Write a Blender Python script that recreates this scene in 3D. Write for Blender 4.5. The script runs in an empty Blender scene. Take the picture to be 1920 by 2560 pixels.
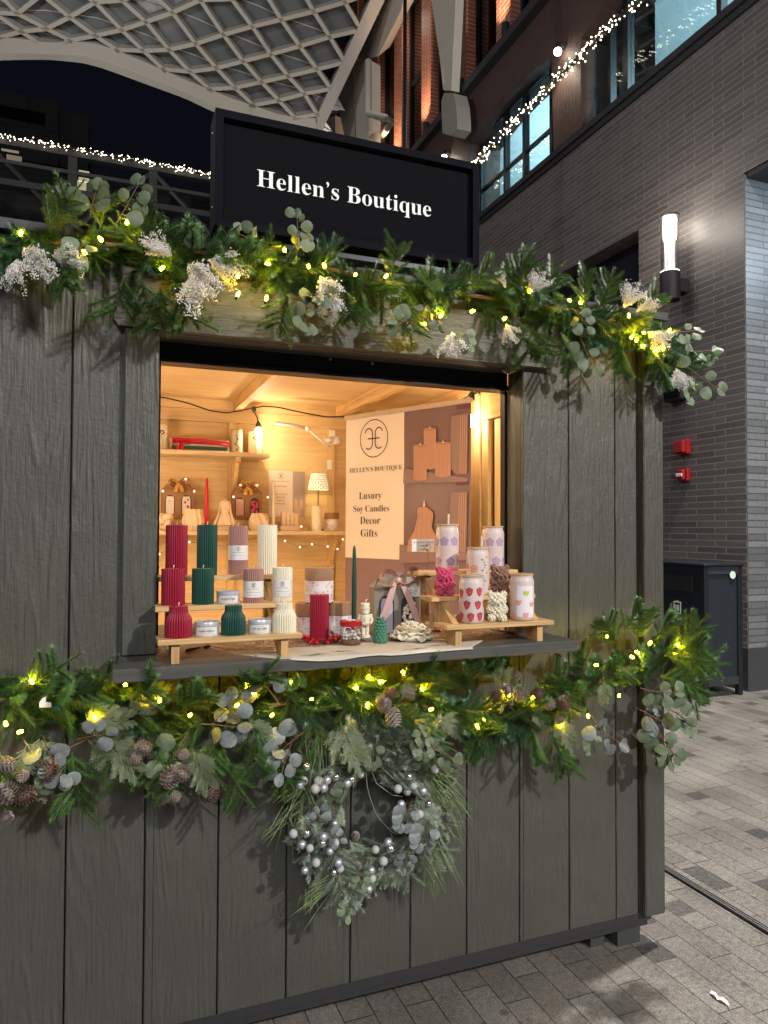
import bpy, math, random
import numpy as np
from mathutils import Vector, Matrix
R = math.radians
PI = math.pi
random.seed(7)
sc = bpy.context.scene
C = sc.collection

# ------------------------------------------------------------------ camera
F_PX, YAW, PITCH, ROLL = 1786.7, R(21.35), R(1.319), R(0.225)
CAM = Vector((0.0, -2.096, 1.5))
_fw = Vector((math.sin(YAW)*math.cos(PITCH), math.cos(YAW)*math.cos(PITCH), math.sin(PITCH)))
_rt0 = Vector((math.cos(YAW), -math.sin(YAW), 0))
_up0 = _rt0.cross(_fw)
RT = _rt0*math.cos(ROLL) + _up0*math.sin(ROLL)
UP = -_rt0*math.sin(ROLL) + _up0*math.cos(ROLL)
FW = _fw
cd = bpy.data.cameras.new('camera')
cd.sensor_fit = 'VERTICAL'; cd.sensor_height = 36.0; cd.lens = 36.0*F_PX/2560
cd.clip_start = 0.05; cd.clip_end = 500
cam = bpy.data.objects.new('camera', cd); C.objects.link(cam)
M3 = Matrix((RT, UP, -FW)).transposed()
cam.matrix_world = Matrix.Translation(CAM) @ M3.to_4x4()
sc.camera = cam
sc.view_settings.view_transform = 'Standard'
sc.view_settings.look = 'None'
sc.view_settings.exposure = 0.0
sc.view_settings.gamma = 1.0
cy = sc.cycles
cy.max_bounces = 7; cy.diffuse_bounces = 4; cy.glossy_bounces = 3; cy.transmission_bounces = 6; cy.transparent_max_bounces = 12
cy.sample_clamp_indirect = 4.0; cy.caustics_reflective = False; cy.caustics_refractive = False

# ------------------------------------------------------------------ night sky
w = bpy.data.worlds.new('World'); sc.world = w; w.use_nodes = True
bg = w.node_tree.nodes['Background']
sky = w.node_tree.nodes.new('ShaderNodeTexSky'); sky.sky_type = 'NISHITA'; sky.sun_disc = False
sky.sun_elevation = R(-3.5); sky.sun_rotation = R(200)
mixn = w.node_tree.nodes.new('ShaderNodeMix'); mixn.data_type = 'RGBA'; mixn.blend_type = 'ADD'; mixn.inputs[0].default_value = 1
mixn.inputs[7].default_value = (.0035, .007, .027, 1)   # night glow of the city
w.node_tree.links.new(sky.outputs[0], mixn.inputs[6]); w.node_tree.links.new(mixn.outputs[2], bg.inputs[0]); bg.inputs[1].default_value = 0.10

def lamp(name, kind, loc, power, col, radius=0.05, aim=None, spot=60, blend=0.6):
    l = bpy.data.lights.new(name, kind); l.energy = power; l.color = col
    l.shadow_soft_size = radius
    if kind == 'SPOT': l.spot_size = R(spot); l.spot_blend = blend
    o = bpy.data.objects.new(name, l); C.objects.link(o); o.location = loc
    if aim is not None:
        o.rotation_euler = (Vector(aim)-Vector(loc)).to_track_quat('-Z', 'Y').to_euler()
    return o
# outdoor lamps out of view: pole and soffit lamps, plus added fills
lamp('plaza_pole_lamp', 'POINT', (4.9, -7.4, 5.6), 2700, (1.0, 0.96, 0.90), 0.12)
lamp('soft_front_fill', 'POINT', (-2.5, -9.5, 7.5), 2500, (0.97, 0.98, 1.0), 1.6)  # added wide fill, gives soft ambient light on stall and building
lamp('cool_soffit_lamp', 'POINT', (6.9, 1.3, 4.55), 160, (0.66, 0.84, 1.0), 0.15)

lamp('pavement_fill_spot', 'SPOT', (4.6, 0.6, 8.2), 4300, (1.0, 0.95, 0.89), 0.15, (4.2, 0.2, 0), 75, 0.9)  # added spot without a fixture, brightens the pavement beside the stall

lamp('brick_wall_fill', 'POINT', (-3.4, 6.5, 8.4), 600, (1.0, 0.96, 0.93), 0.4)  # added fill so the brick wall is lit evenly

# ------------------------------------------------------------------ helpers
def ray(px, py): return FW + RT*((px-960)/F_PX) - UP*((py-1280)/F_PX)
def at(px, py, ax, v):
    d = ray(px, py); t = (v-CAM[ax])/d[ax]; return CAM + d*t
def S(px, py, y):                      # point on the depth plane y, and metres per photo pixel there
    p = at(px, py, 1, y); return p, (p-CAM).dot(FW)/F_PX

class MB:
    def __init__(s): s.v=[]; s.f=[]; s.m=[]; s.mi=0
    def add(s, vs, fs):
        b=len(s.v); s.v += [tuple(v) for v in vs]; s.f += [tuple(i+b for i in f) for f in fs]; s.m += [s.mi]*len(fs); return s
    def box(s, x0,x1,y0,y1,z0,z1, M=None, ch=0.0):
        if ch>0:
            bm=[]
            for (x,y,z) in ((x0,y0,z0),(x1,y0,z0),(x1,y1,z0),(x0,y1,z0),(x0,y0,z1),(x1,y0,z1),(x1,y1,z1),(x0,y1,z1)):
                sx=1 if x==x0 else -1; sy=1 if y==y0 else -1; sz=1 if z==z0 else -1
                bm.append([(x+sx*ch,y+sy*ch,z),(x+sx*ch,y,z+sz*ch),(x,y+sy*ch,z+sz*ch)])
            vs=[p for t in bm for p in t]
            Z=lambda i:3*i; Y=lambda i:3*i+1; X=lambda i:3*i+2
            fs=[(Z(0),Z(3),Z(2),Z(1)),(Z(4),Z(5),Z(6),Z(7)),(Y(0),Y(1),Y(5),Y(4)),(Y(3),Y(7),Y(6),Y(2)),(X(0),X(4),X(7),X(3)),(X(1),X(2),X(6),X(5))]
            fs+=[(Z(0),Z(1),Y(1),Y(0)),(Z(3),Y(3),Y(2),Z(2)),(Z(0),X(0),X(3),Z(3)),(Z(1),Z(2),X(2),X(1))]
            fs+=[(Z(4),Y(4),Y(5),Z(5)),(Z(7),Z(6),Y(6),Y(7)),(Z(4),Z(7),X(7),X(4)),(Z(5),X(5),X(6),Z(6))]
            fs+=[(Y(0),Y(4),X(4),X(0)),(Y(1),X(1),X(5),Y(5)),(Y(2),Y(6),X(6),X(2)),(Y(3),X(3),X(7),Y(7))]
            fs+=[(Z(i),Y(i),X(i)) for i in range(8)]
        else:
            vs=[(x0,y0,z0),(x1,y0,z0),(x1,y1,z0),(x0,y1,z0),(x0,y0,z1),(x1,y0,z1),(x1,y1,z1),(x0,y1,z1)]
            fs=[(0,3,2,1),(4,5,6,7),(0,1,5,4),(1,2,6,5),(2,3,7,6),(3,0,4,7)]
        if M is not None: vs=[M@Vector(v) for v in vs]
        return s.add(vs,fs)
    def prism(s, poly, d):             # poly: 3-D points of a planar outline, d: extrusion vector
        n=len(poly); P=[Vector(p) for p in poly]; d=Vector(d)
        return s.add(P+[p+d for p in P], [tuple(range(n))[::-1], tuple(range(n,2*n))]+[(i,(i+1)%n,n+(i+1)%n,n+i) for i in range(n)])
    def poly(s, pts): return s.add(pts,[tuple(range(len(pts)))])
    def lathe(s, prof, n=24, c=(0,0,0), cap=True, fn=None):   # prof: (r,z); fn(ang,k,r,z)->r
        vs=[];fs=[]
        for k,(r,z) in enumerate(prof):
            for i in range(n):
                a=2*PI*i/n; rr=fn(a,k,r,z) if fn else r
                vs.append((c[0]+rr*math.cos(a),c[1]+rr*math.sin(a),c[2]+z))
        for k in range(len(prof)-1):
            for i in range(n):
                j=(i+1)%n; fs.append((k*n+i,k*n+j,(k+1)*n+j,(k+1)*n+i))
        if cap:
            fs.append(tuple(range(n))[::-1]); fs.append(tuple((len(prof)-1)*n+i for i in range(n)))
        return s.add(vs,fs)
    def tube(s, pts, r, n=8, cap=True):
        P=[Vector(p) for p in pts]; rs=r if isinstance(r,(list,tuple)) else [r]*len(P)
        vs=[];fs=[]; up=None
        for k,p in enumerate(P):
            t=(P[min(k+1,len(P)-1)]-P[max(k-1,0)]).normalized()
            if up is None:
                up=Vector((0,0,1)) if abs(t.z)<.9 else Vector((1,0,0))
            a=t.cross(up).normalized(); b=a.cross(t).normalized(); up=b
            for i in range(n):
                g=2*PI*i/n; vs.append(p+(a*math.cos(g)+b*math.sin(g))*rs[k])
        for k in range(len(P)-1):
            for i in range(n):
                j=(i+1)%n; fs.append((k*n+i,k*n+j,(k+1)*n+j,(k+1)*n+i))
        if cap: fs.append(tuple(range(n))[::-1]); fs.append(tuple((len(P)-1)*n+i for i in range(n)))
        return s.add(vs,fs)
    def ball(s, c, r, n=10, m=6, M=None):
        rx,ry,rz = r if isinstance(r,(list,tuple)) else (r,r,r)
        vs=[(0,0,-rz)]
        for k in range(1,m):
            t=-PI/2+PI*k/m
            for i in range(n):
                a=2*PI*i/n; vs.append((rx*math.cos(t)*math.cos(a),ry*math.cos(t)*math.sin(a),rz*math.sin(t)))
        vs.append((0,0,rz)); top=len(vs)-1
        fs=[(0,1+(i+1)%n,1+i) for i in range(n)]
        for k in range(m-2):
            for i in range(n):
                j=(i+1)%n; fs.append((1+k*n+i,1+k*n+j,1+(k+1)*n+j,1+(k+1)*n+i))
        fs+=[(top,1+(m-2)*n+i,1+(m-2)*n+(i+1)%n) for i in range(n)]
        c=Vector(c)
        vs=[((M@Vector(v)) if M is not None else Vector(v))+c for v in vs]
        return s.add(vs,fs)
    def ribbon(s, pts, wv, th=0.0006):  # a strip along pts; wv: width vector or list
        P=[Vector(p) for p in pts]; W=wv if isinstance(wv,list) else [wv]*len(P)
        vs=[];fs=[]
        for p,q in zip(P,W): vs+= [p-Vector(q)/2,p+Vector(q)/2]
        for k in range(len(P)-1): fs.append((2*k,2*k+1,2*k+3,2*k+2))
        return s.add(vs,fs)
    def xf(s, M): s.v=[tuple(M@Vector(v)) for v in s.v]; return s
    def mesh(s, name, mats, smooth=False, ang=None):
        me=bpy.data.meshes.new(name); me.from_pydata(s.v,[],s.f)
        for m in (mats if isinstance(mats,(list,tuple)) else [mats]): me.materials.append(m)
        if any(s.m): me.polygons.foreach_set('material_index',s.m)
        if smooth:
            me.polygons.foreach_set('use_smooth',[True]*len(s.f))
            if ang: me.set_sharp_from_angle(angle=R(ang))
        me.update(); return me

def thing(name, label, cat, loc=(0,0,0), rz=0, group=None):
    o=bpy.data.objects.new(name,None); C.objects.link(o); o.empty_display_size=.05
    o.location=loc; o.rotation_euler=(0,0,rz); o['label']=label; o['category']=cat
    if group: o['group']=group
    return o
def part(name, mb, mats, parent, smooth=False, ang=None, label=None, loc=None):
    o=bpy.data.objects.new(name, mb if isinstance(mb,bpy.types.Mesh) else mb.mesh(name,mats,smooth,ang))
    C.objects.link(o); o.parent=parent
    if label: o['label']=label
    if loc is not None: o.location=loc
    return o
def single(name, mb, mats, label, cat, loc=(0,0,0), rz=0, group=None, smooth=False, ang=None):
    o=part(name,mb,mats,None,smooth,ang); o.location=loc; o.rotation_euler=(0,0,rz); o['label']=label; o['category']=cat
    if group: o['group']=group
    return o
def setting(name, mb, mats, kind='structure', **k):
    o=part(name,mb,mats,None,**k); o['kind']=kind; return o
def dup(o, parent=None):
    c=o.copy(); C.objects.link(c); c.parent=parent
    for ch in o.children: dup(ch,c)
    return c

# ------------------------------------------------------------------ materials
def newmat(name):
    m=bpy.data.materials.new(name); m.use_nodes=True; nt=m.node_tree
    return m,nt,nt.nodes['Principled BSDF']
def N(nt,t,**k):
    n=nt.nodes.new('ShaderNode'+t)
    for a,b in k.items(): setattr(n,a,b)
    return n
def mixc(nt,fac,a,b,blend='MIX'):
    n=N(nt,'Mix',data_type='RGBA',blend_type=blend)
    for i,v in ((0,fac),(6,a),(7,b)):
        if isinstance(v,(int,float)): n.inputs[i].default_value=v
        elif isinstance(v,(tuple,list)): n.inputs[i].default_value=(*v[:3],1)
        else: nt.links.new(v,n.inputs[i])
    return n.outputs[2]
def math_(nt,op,a,b=None):
    n=N(nt,'Math',operation=op)
    for i,v in ((0,a),(1,b)):
        if v is None: continue
        if isinstance(v,(int,float)): n.inputs[i].default_value=v
        else: nt.links.new(v,n.inputs[i])
    return n.outputs[0]
def ramp(nt,fac,stops):
    n=N(nt,'ValToRGB'); e=n.color_ramp.elements
    while len(e)<len(stops): e.new(.5)
    for q,(p,c) in zip(e,stops): q.position=p; q.color=(*((c,c,c) if isinstance(c,(int,float)) else c),1)
    nt.links.new(fac,n.inputs[0]); return n.outputs[0]
def bump(nt,b,h,dist,strength=1.0):
    n=N(nt,'Bump'); n.inputs['Distance'].default_value=dist; n.inputs['Strength'].default_value=strength
    nt.links.new(h,n.inputs['Height']); nt.links.new(n.outputs[0],b.inputs['Normal'])
def mat(name,col,rough=.5,metal=0,var=.15,scale=40,bmp=0,spec=.5,sss=0,trans=0,emit=None,es=0,obj_var=0,coat=0,ior=1.45,alpha=1,stretch=(1,1,1)):
    m,nt,b=newmat(name)
    b.inputs['Roughness'].default_value=rough; b.inputs['Metallic'].default_value=metal
    b.inputs['Specular IOR Level'].default_value=spec; b.inputs['IOR'].default_value=ior
    b.inputs['Transmission Weight'].default_value=trans; b.inputs['Coat Weight'].default_value=coat; b.inputs['Alpha'].default_value=alpha
    if sss: b.inputs['Subsurface Weight'].default_value=sss; b.inputs['Subsurface Radius'].default_value=(.01,.005,.003); b.inputs['Subsurface Scale'].default_value=.6
    tc=N(nt,'TexCoord'); mp=N(nt,'Mapping'); mp.inputs['Scale'].default_value=stretch
    nt.links.new(tc.outputs['Object'],mp.inputs[0])
    no=N(nt,'TexNoise'); no.inputs['Scale'].default_value=scale; no.inputs['Detail'].default_value=4
    nt.links.new(mp.outputs[0],no.inputs[0])
    c=mixc(nt,no.outputs[0],tuple(max(0,x*(1-var)) for x in col),tuple(min(1,x*(1+var)) for x in col))
    if obj_var:
        oi=N(nt,'ObjectInfo'); hs=N(nt,'HueSaturation')
        nt.links.new(c,hs.inputs['Color'])
        nt.links.new(math_(nt,'MULTIPLY_ADD',oi.outputs['Random'],obj_var),hs.inputs['Value'])
        hs.inputs['Value'].links[0].from_node.inputs[2].default_value=1-obj_var/2
        c=hs.outputs[0]
    nt.links.new(c,b.inputs['Base Color'])
    if bmp: bump(nt,b,no.outputs[0],bmp)
    if emit: b.inputs['Emission Color'].default_value=(*emit,1); b.inputs['Emission Strength'].default_value=es
    return m
def emis(name,col,s):
    m,nt,b=newmat(name); b.inputs['Base Color'].default_value=(*col,1)
    b.inputs['Emission Color'].default_value=(*col,1); b.inputs['Emission Strength'].default_value=s
    return m
def glassmat(name,col=(1,1,1),rough=0.02,mix=.12,tint=.93):
    m,nt,b=newmat(name); out=nt.nodes['Material Output']
    tr=N(nt,'BsdfTransparent'); tr.inputs[0].default_value=(*[c*tint for c in col],1)
    gl=N(nt,'BsdfGlossy'); gl.inputs['Roughness'].default_value=rough
    lw=N(nt,'LayerWeight'); lw.inputs[0].default_value=.5; fr=math_(nt,'MULTIPLY_ADD',math_(nt,'POWER',lw.outputs['Facing'],3.5),.85); fr.node.inputs[2].default_value=.02+mix*.08
    mx=N(nt,'MixShader'); nt.links.new(fr,mx.inputs[0]); nt.links.new(tr.outputs[0],mx.inputs[1]); nt.links.new(gl.outputs[0],mx.inputs[2])
    nt.links.new(mx.outputs[0],out.inputs[0]); return m
def siding_mat(name,col,axis='z',rough=.5,dist=.0042):
    m,nt,b=newmat(name); b.inputs['Roughness'].default_value=rough; b.inputs['Specular IOR Level'].default_value=.45
    tc=N(nt,'TexCoord'); geo=N(nt,'NewGeometry')
    off=N(nt,'Vector' + 'Math',operation='SCALE'); cmb=N(nt,'CombineXYZ')
    for i in range(3): nt.links.new(math_(nt,'MULTIPLY',geo.outputs['Random Per Island'],(17.3,31.7,53.1)[i]),cmb.inputs[i])
    add=N(nt,'VectorMath',operation='ADD'); nt.links.new(tc.outputs['Object'],add.inputs[0]); nt.links.new(cmb.outputs[0],add.inputs[1])
    mp=N(nt,'Mapping'); mp.inputs['Scale'].default_value=(1,1,.085) if axis=='z' else (.085,1,1)
    nt.links.new(add.outputs[0],mp.inputs[0])
    # cathedral grain: rings of a slowly varying field
    n1=N(nt,'TexNoise'); n1.inputs['Scale'].default_value=5.5; n1.inputs['Detail'].default_value=2.5; n1.inputs['Roughness'].default_value=.55
    nt.links.new(mp.outputs[0],n1.inputs[0])
    rings=math_(nt,'SINE',math_(nt,'MULTIPLY',n1.outputs[0],70.0))
    n2=N(nt,'TexNoise'); n2.inputs['Scale'].default_value=150; n2.inputs['Detail'].default_value=3
    nt.links.new(mp.outputs[0],n2.inputs[0])
    n3=N(nt,'TexNoise'); n3.inputs['Scale'].default_value=7; n3.inputs['Detail'].default_value=3
    nt.links.new(add.outputs[0],n3.inputs[0])
    rw=math_(nt,'MULTIPLY',math_(nt,'POWER',math_(nt,'ABSOLUTE',rings),3.0),ramp(nt,n3.outputs[0],[(.42,0.05),(.62,1.0)]))
    h=math_(nt,'ADD',math_(nt,'MULTIPLY',rw,.55),math_(nt,'MULTIPLY',n2.outputs[0],.75))
    n4=N(nt,'TexNoise'); n4.inputs['Scale'].default_value=90; n4.inputs['Detail'].default_value=2
    nt.links.new(add.outputs[0],n4.inputs[0])
    h=math_(nt,'ADD',h,math_(nt,'MULTIPLY',n4.outputs[0],.35))
    bump(nt,b,h,dist)
    c=mixc(nt,n3.outputs[0],tuple(x*.82 for x in col),tuple(x*1.16 for x in col))
    mp2=N(nt,'Mapping'); mp2.inputs['Scale'].default_value=(1,1,.35); nt.links.new(add.outputs[0],mp2.inputs[0])
    n5=N(nt,'TexNoise'); n5.inputs['Scale'].default_value=26; n5.inputs['Detail'].default_value=6; n5.inputs['Roughness'].default_value=.72; nt.links.new(mp2.outputs[0],n5.inputs[0])
    c=mixc(nt,ramp(nt,n5.outputs[0],[(.66,0.0),(.74,.55)]),c,(.17,.165,.15))   # scuffs where the paint has worn
    n6=N(nt,'TexNoise'); n6.inputs['Scale'].default_value=1.3; n6.inputs['Detail'].default_value=4; nt.links.new(tc.outputs['Object'],n6.inputs[0])
    c=mixc(nt,.45,c,ramp(nt,n6.outputs[0],[(.3,.36),(.7,.62)]),'OVERLAY')
    nt.links.new(c,b.inputs['Base Color'])
    nt.links.new(ramp(nt,n2.outputs[0],[(.3,rough-.1),(.7,rough+.12)]),b.inputs['Roughness'])
    return m
def wood_mat(name,col,axis='x',rough=.5,contrast=.25,dist=.0004,scale=9):
    m,nt,b=newmat(name); b.inputs['Roughness'].default_value=rough; b.inputs['Specular IOR Level'].default_value=.3
    tc=N(nt,'TexCoord'); mp=N(nt,'Mapping'); mp.inputs['Scale'].default_value={'x':(.07,1,1),'y':(1,.07,1),'z':(1,1,.07)}[axis]
    geo=N(nt,'NewGeometry'); add=N(nt,'VectorMath',operation='ADD'); nt.links.new(tc.outputs['Object'],add.inputs[0])
    nt.links.new(math_(nt,'MULTIPLY',geo.outputs['Random Per Island'],23.0),add.inputs[1])
    nt.links.new(add.outputs[0],mp.inputs[0])
    n1=N(nt,'TexNoise'); n1.inputs['Scale'].default_value=scale; n1.inputs['Detail'].default_value=3; nt.links.new(mp.outputs[0],n1.inputs[0])
    r=math_(nt,'SINE',math_(nt,'MULTIPLY',n1.outputs[0],45.0))
    n2=N(nt,'TexNoise'); n2.inputs['Scale'].default_value=120; n2.inputs['Detail'].default_value=2; nt.links.new(mp.outputs[0],n2.inputs[0])
    f=math_(nt,'ADD',math_(nt,'MULTIPLY',r,.22),n2.outputs[0])
    n3=N(nt,'TexNoise'); n3.inputs['Scale'].default_value=2.2; n3.inputs['Detail'].default_value=4; nt.links.new(add.outputs[0],n3.inputs[0])
    f=math_(nt,'ADD',f,math_(nt,'MULTIPLY',math_(nt,'SUBTRACT',n3.outputs[0],.5),.7))
    c=ramp(nt,f,[(.15,tuple(x*(1-contrast) for x in col)),(.55,col),(.9,tuple(min(1,x*(1+contrast*.5)) for x in col))])
    nt.links.new(c,b.inputs['Base Color']); bump(nt,b,f,dist); return m
def brick_mat(name,c1,c2,mort,bw,rh,axes,rough=.5,ms=.006,dist=.006,off=.5,rnd=None):
    m,nt,b=newmat(name); b.inputs['Roughness'].default_value=rough
    tc=N(nt,'TexCoord'); sp=N(nt,'SeparateXYZ'); nt.links.new(tc.outputs['Object'],sp.inputs[0])
    cb=N(nt,'CombineXYZ'); nt.links.new(sp.outputs[axes[0]],cb.inputs[0]); nt.links.new(sp.outputs[axes[1]],cb.inputs[1])
    bt=N(nt,'TexBrick'); nt.links.new(cb.outputs[0],bt.inputs[0]); bt.offset=off; bt.offset_frequency=2
    bt.inputs['Scale'].default_value=1; bt.inputs['Brick Width'].default_value=bw; bt.inputs['Row Height'].default_value=rh
    bt.inputs['Mortar Size'].default_value=ms; bt.inputs['Mortar Smooth'].default_value=.1
    bt.inputs['Color1'].default_value=(*c1,1); bt.inputs['Color2'].default_value=(*c2,1); bt.inputs['Mortar'].default_value=(*mort,1)
    no=N(nt,'TexNoise'); no.inputs['Scale'].default_value=30; no.inputs['Detail'].default_value=5; nt.links.new(tc.outputs['Object'],no.inputs[0])
    c=mixc(nt,.5,bt.outputs['Color'],ramp(nt,no.outputs[0],[(.25,.35),(.75,.65)]),'OVERLAY')
    nt.links.new(c,b.inputs['Base Color'])
    h=math_(nt,'ADD',math_(nt,'SUBTRACT',1.0,bt.outputs['Fac']),math_(nt,'MULTIPLY',no.outputs[0],.12))
    bump(nt,b,h,dist); return m
# ------------------------------------------------------------------ material palette
PAINT=(0.072,0.073,0.062)
M_side=siding_mat('painted_siding',PAINT); M_sideh=siding_mat('painted_trim',PAINT,'x'); M_paint=wood_mat('painted_counter',(0.085,0.085,0.078),'x',.45,.18,.0006)
M_paintdk=mat('dark_trim_paint',(0.03,0.03,0.032),.5,bmp=.001)
M_black=mat('black_metal',(0.012,0.013,0.018),.38,.6,var=.2)
M_blackmat=mat('matte_black',(0.012,0.012,0.014),.6)
M_ply=wood_mat('plywood',(0.70,0.50,0.27),'x',.55,.12); M_plyv=wood_mat('pale_timber',(0.70,0.48,0.24),'z',.55,.14); M_plyy=wood_mat('timber_beam',(0.66,0.43,0.2),'y',.55,.25)
M_shelf=wood_mat('shelf_timber',(0.66,0.5,0.32),'x',.45,.18)
M_bamboo=wood_mat('riser_pine',(0.62,0.40,0.19),'x',.4,.28,scale=14); M_bamboov=wood_mat('riser_leg_pine',(0.55,0.34,0.15),'z',.45,.28)
M_white=mat('white_plastic',(0.78,0.77,0.75),.35,var=.03)
M_screw=mat('steel',(0.55,0.55,0.55),.3,1)
# ------------------------------------------------------------------ setting
def paver_mat():
    m,nt,b=newmat('granite_pavers'); tc=N(nt,'TexCoord'); sp=N(nt,'SeparateXYZ'); nt.links.new(tc.outputs['Object'],sp.inputs[0])
    cb=N(nt,'CombineXYZ'); nt.links.new(sp.outputs[1],cb.inputs[0]); nt.links.new(sp.outputs[0],cb.inputs[1])
    bt=N(nt,'TexBrick'); nt.links.new(cb.outputs[0],bt.inputs[0]); bt.offset=.37; bt.offset_frequency=2; bt.squash=.66; bt.squash_frequency=3
    bt.inputs['Scale'].default_value=1; bt.inputs['Brick Width'].default_value=.42; bt.inputs['Row Height'].default_value=.0995; bt.inputs['Mortar Size'].default_value=.002
    bt.inputs['Color1'].default_value=(.135,.122,.108,1); bt.inputs['Color2'].default_value=(.185,.169,.150,1); bt.inputs['Mortar'].default_value=(.05,.047,.044,1)
    sn=N(nt,'VectorMath',operation='SNAP'); nt.links.new(cb.outputs[0],sn.inputs[0]); sn.inputs[1].default_value=(.0995,.0995,1)
    wn=N(nt,'TexWhiteNoise',noise_dimensions='2D'); nt.links.new(sn.outputs[0],wn.inputs[0])
    dark=math_(nt,'GREATER_THAN',wn.outputs[0],.94)
    no=N(nt,'TexNoise'); no.inputs['Scale'].default_value=260; no.inputs['Detail'].default_value=3; nt.links.new(tc.outputs['Object'],no.inputs[0])
    n2=N(nt,'TexNoise'); n2.inputs['Scale'].default_value=2.5; n2.inputs['Detail'].default_value=5; nt.links.new(tc.outputs['Object'],n2.inputs[0])
    n3=N(nt,'TexNoise'); n3.inputs['Scale'].default_value=55; n3.inputs['Detail'].default_value=4; n3.inputs['Roughness'].default_value=.7; nt.links.new(tc.outputs['Object'],n3.inputs[0])
    c=mixc(nt,math_(nt,'MULTIPLY',dark,.72),bt.outputs['Color'],(.042,.04,.038))
    c=mixc(nt,.85,c,ramp(nt,no.outputs[0],[(.3,.18),(.5,.5),(.68,.85)]),'OVERLAY')
    c=mixc(nt,.6,c,ramp(nt,n3.outputs[0],[(.3,.25),(.7,.75)]),'OVERLAY')
    c=mixc(nt,.5,c,ramp(nt,n2.outputs[0],[(.3,.22),(.7,.76)]),'OVERLAY')
    vo=N(nt,'TexVoronoi'); vo.inputs['Scale'].default_value=5.5; nt.links.new(tc.outputs['Object'],vo.inputs[0])
    c=mixc(nt,ramp(nt,vo.outputs['Distance'],[(.07,.6),(.11,0)]),c,(.05,.047,.043))   # old gum spots
    nt.links.new(c,b.inputs['Base Color'])
    nt.links.new(ramp(nt,n3.outputs[0],[(.3,.30),(.7,.6)]),b.inputs['Roughness'])
    h=math_(nt,'ADD',math_(nt,'MULTIPLY',bt.outputs['Fac'],-1.0),math_(nt,'MULTIPLY',n3.outputs[0],.35)); bump(nt,b,h,.004)
    return m
g=MB(); g.poly([(-90,-40,0),(110,-40,0),(110,150,0),(-90,150,0)])
setting('pavement',g,paver_mat())
# slot drain
d=MB(); d.box(2.305,2.345,-6,14,.004,.008)
dr=thing('slot_drain','narrow metal slot drain running through the pavers beside the stall','drain',(0,0,0))
part('channel',d,M_blackmat,dr)
for k in range(3):
    q=MB(); x=2.3085+k*.0125; q.box(x,x+.0055,-6,14,.008,.0125); part('rail',q,mat('drain_steel',(.33,.31,.3),.4,.8),dr)
p=[W_ for W_ in [at(1776,2484,2,0),at(1788,2494,2,0),at(1794,2500,2,0),at(1806,2506,2,0),at(1818,2512,2,0),at(1824,2524,2,0)]]
l=MB(); l.ribbon([(q.x,q.y,.006+.006*(i%2)) for i,q in enumerate(p)],Vector((.012,.008,.002))); l.ribbon([(q.x,q.y,.0045+.006*(i%2)) for i,q in enumerate(p)],Vector((.012,.008,.002)))
single('paper_scrap',l,mat('scrap_paper',(.75,.73,.7),.7),'crumpled white paper scrap lying on the grey pavers','litter')

# ---- grey brick building with windows, ledges, red brick piers
XW=5.6
M_gb=brick_mat('grey_roman_brick',(.088,.083,.081),(.135,.126,.122),(.25,.205,.18),.37,.0635,(1,2),.45,.0055,.006,.36)
M_gbx=brick_mat('grey_roman_brick_lit',(.10,.105,.11),(.19,.195,.20),(.075,.07,.07),.37,.0635,(0,2),.42,.0055,.006,.36)  # paler, bluer copy: the return wall's cool light is put into the colour
M_db=brick_mat('dark_brown_brick',(.06,.032,.026),(.075,.04,.032),(.06,.04,.035),.2,.07,(2,1),.6)
M_rb=brick_mat('red_brick',(.30,.085,.05),(.38,.12,.07),(.5,.36,.28),.24,.075,(1,2),.6,.008)
M_rbx=brick_mat('red_brick_side',(.30,.085,.05),(.38,.12,.07),(.5,.36,.28),.24,.075,(0,2),.6,.008)
M_ledge=mat('dark_ledge_metal',(.035,.035,.04),.45,.3)
M_frame=mat('black_window_frame',(.012,.014,.018),.35,.3)
M_pane=glassmat('window_glass',(.82,.92,.95),.01,.25,.85)
M_room=mat('pale_room_paint',(.46,.53,.55),.7)
bl=thing('brick_building','tall grey and red brick building with lit windows rising behind the stall','building',(XW,2.9,0))
def bpart(name,mb,m,**k):
    mb.xf(Matrix.Translation((-XW,-2.9,0))); return part(name,mb,m,bl,**k)
def bsub(name,mb,m,par,**k):
    mb.xf(Matrix.Translation((-XW,-2.9,0))); return part(name,mb,m,par,**k)
q=MB(); 
for (y0,y1,z0,z1) in ((2.9,4.335,.12,4.865),(4.335,10.6,4.9,6.48),(10.6,40,.12,6.48),(4.335,10.6,.12,.4),(2.9,4.335,4.865,6.48),(-14,2.9,4.88,6.48)):
    q.box(XW,XW+.5,y0,y1,z0,z1)
bpart('grey_brick_wall',q,M_gb)
q=MB(); q.box(XW+.003,XW+14,2.893,3.3,.4,4.86); bpart('return_wall',q,M_gbx)
q=MB(); q.box(XW-.03,XW+14,2.87,3.3,0,.4); q.box(XW-.03,XW+.4,3.3,4.335,0,.118); bpart('base_plinth',q,mat('dark_granite',(.05,.05,.055),.35,bmp=.001))
q=MB(); q.box(XW+.02,XW+14,-14,2.9,4.83,4.876); bpart('overhang_soffit',q,M_ledge)
q=MB(); q.prism([(XW+.25,4.335,.4),(XW+.25,10.6,.4),(XW+.25,10.6,4.95),(XW+.25,4.335,4.9)],(.1,0,0)); bpart('dark_doorway',q,mat('doorway_paint',(.012,.012,.02),.3))
q=MB(); q.box(XW-.06,XW+.4,-14,40,6.482,6.56); q.box(XW-.03,XW+.3,-14,40,6.41,6.48); bpart('window_sill',q,M_ledge)
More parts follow.
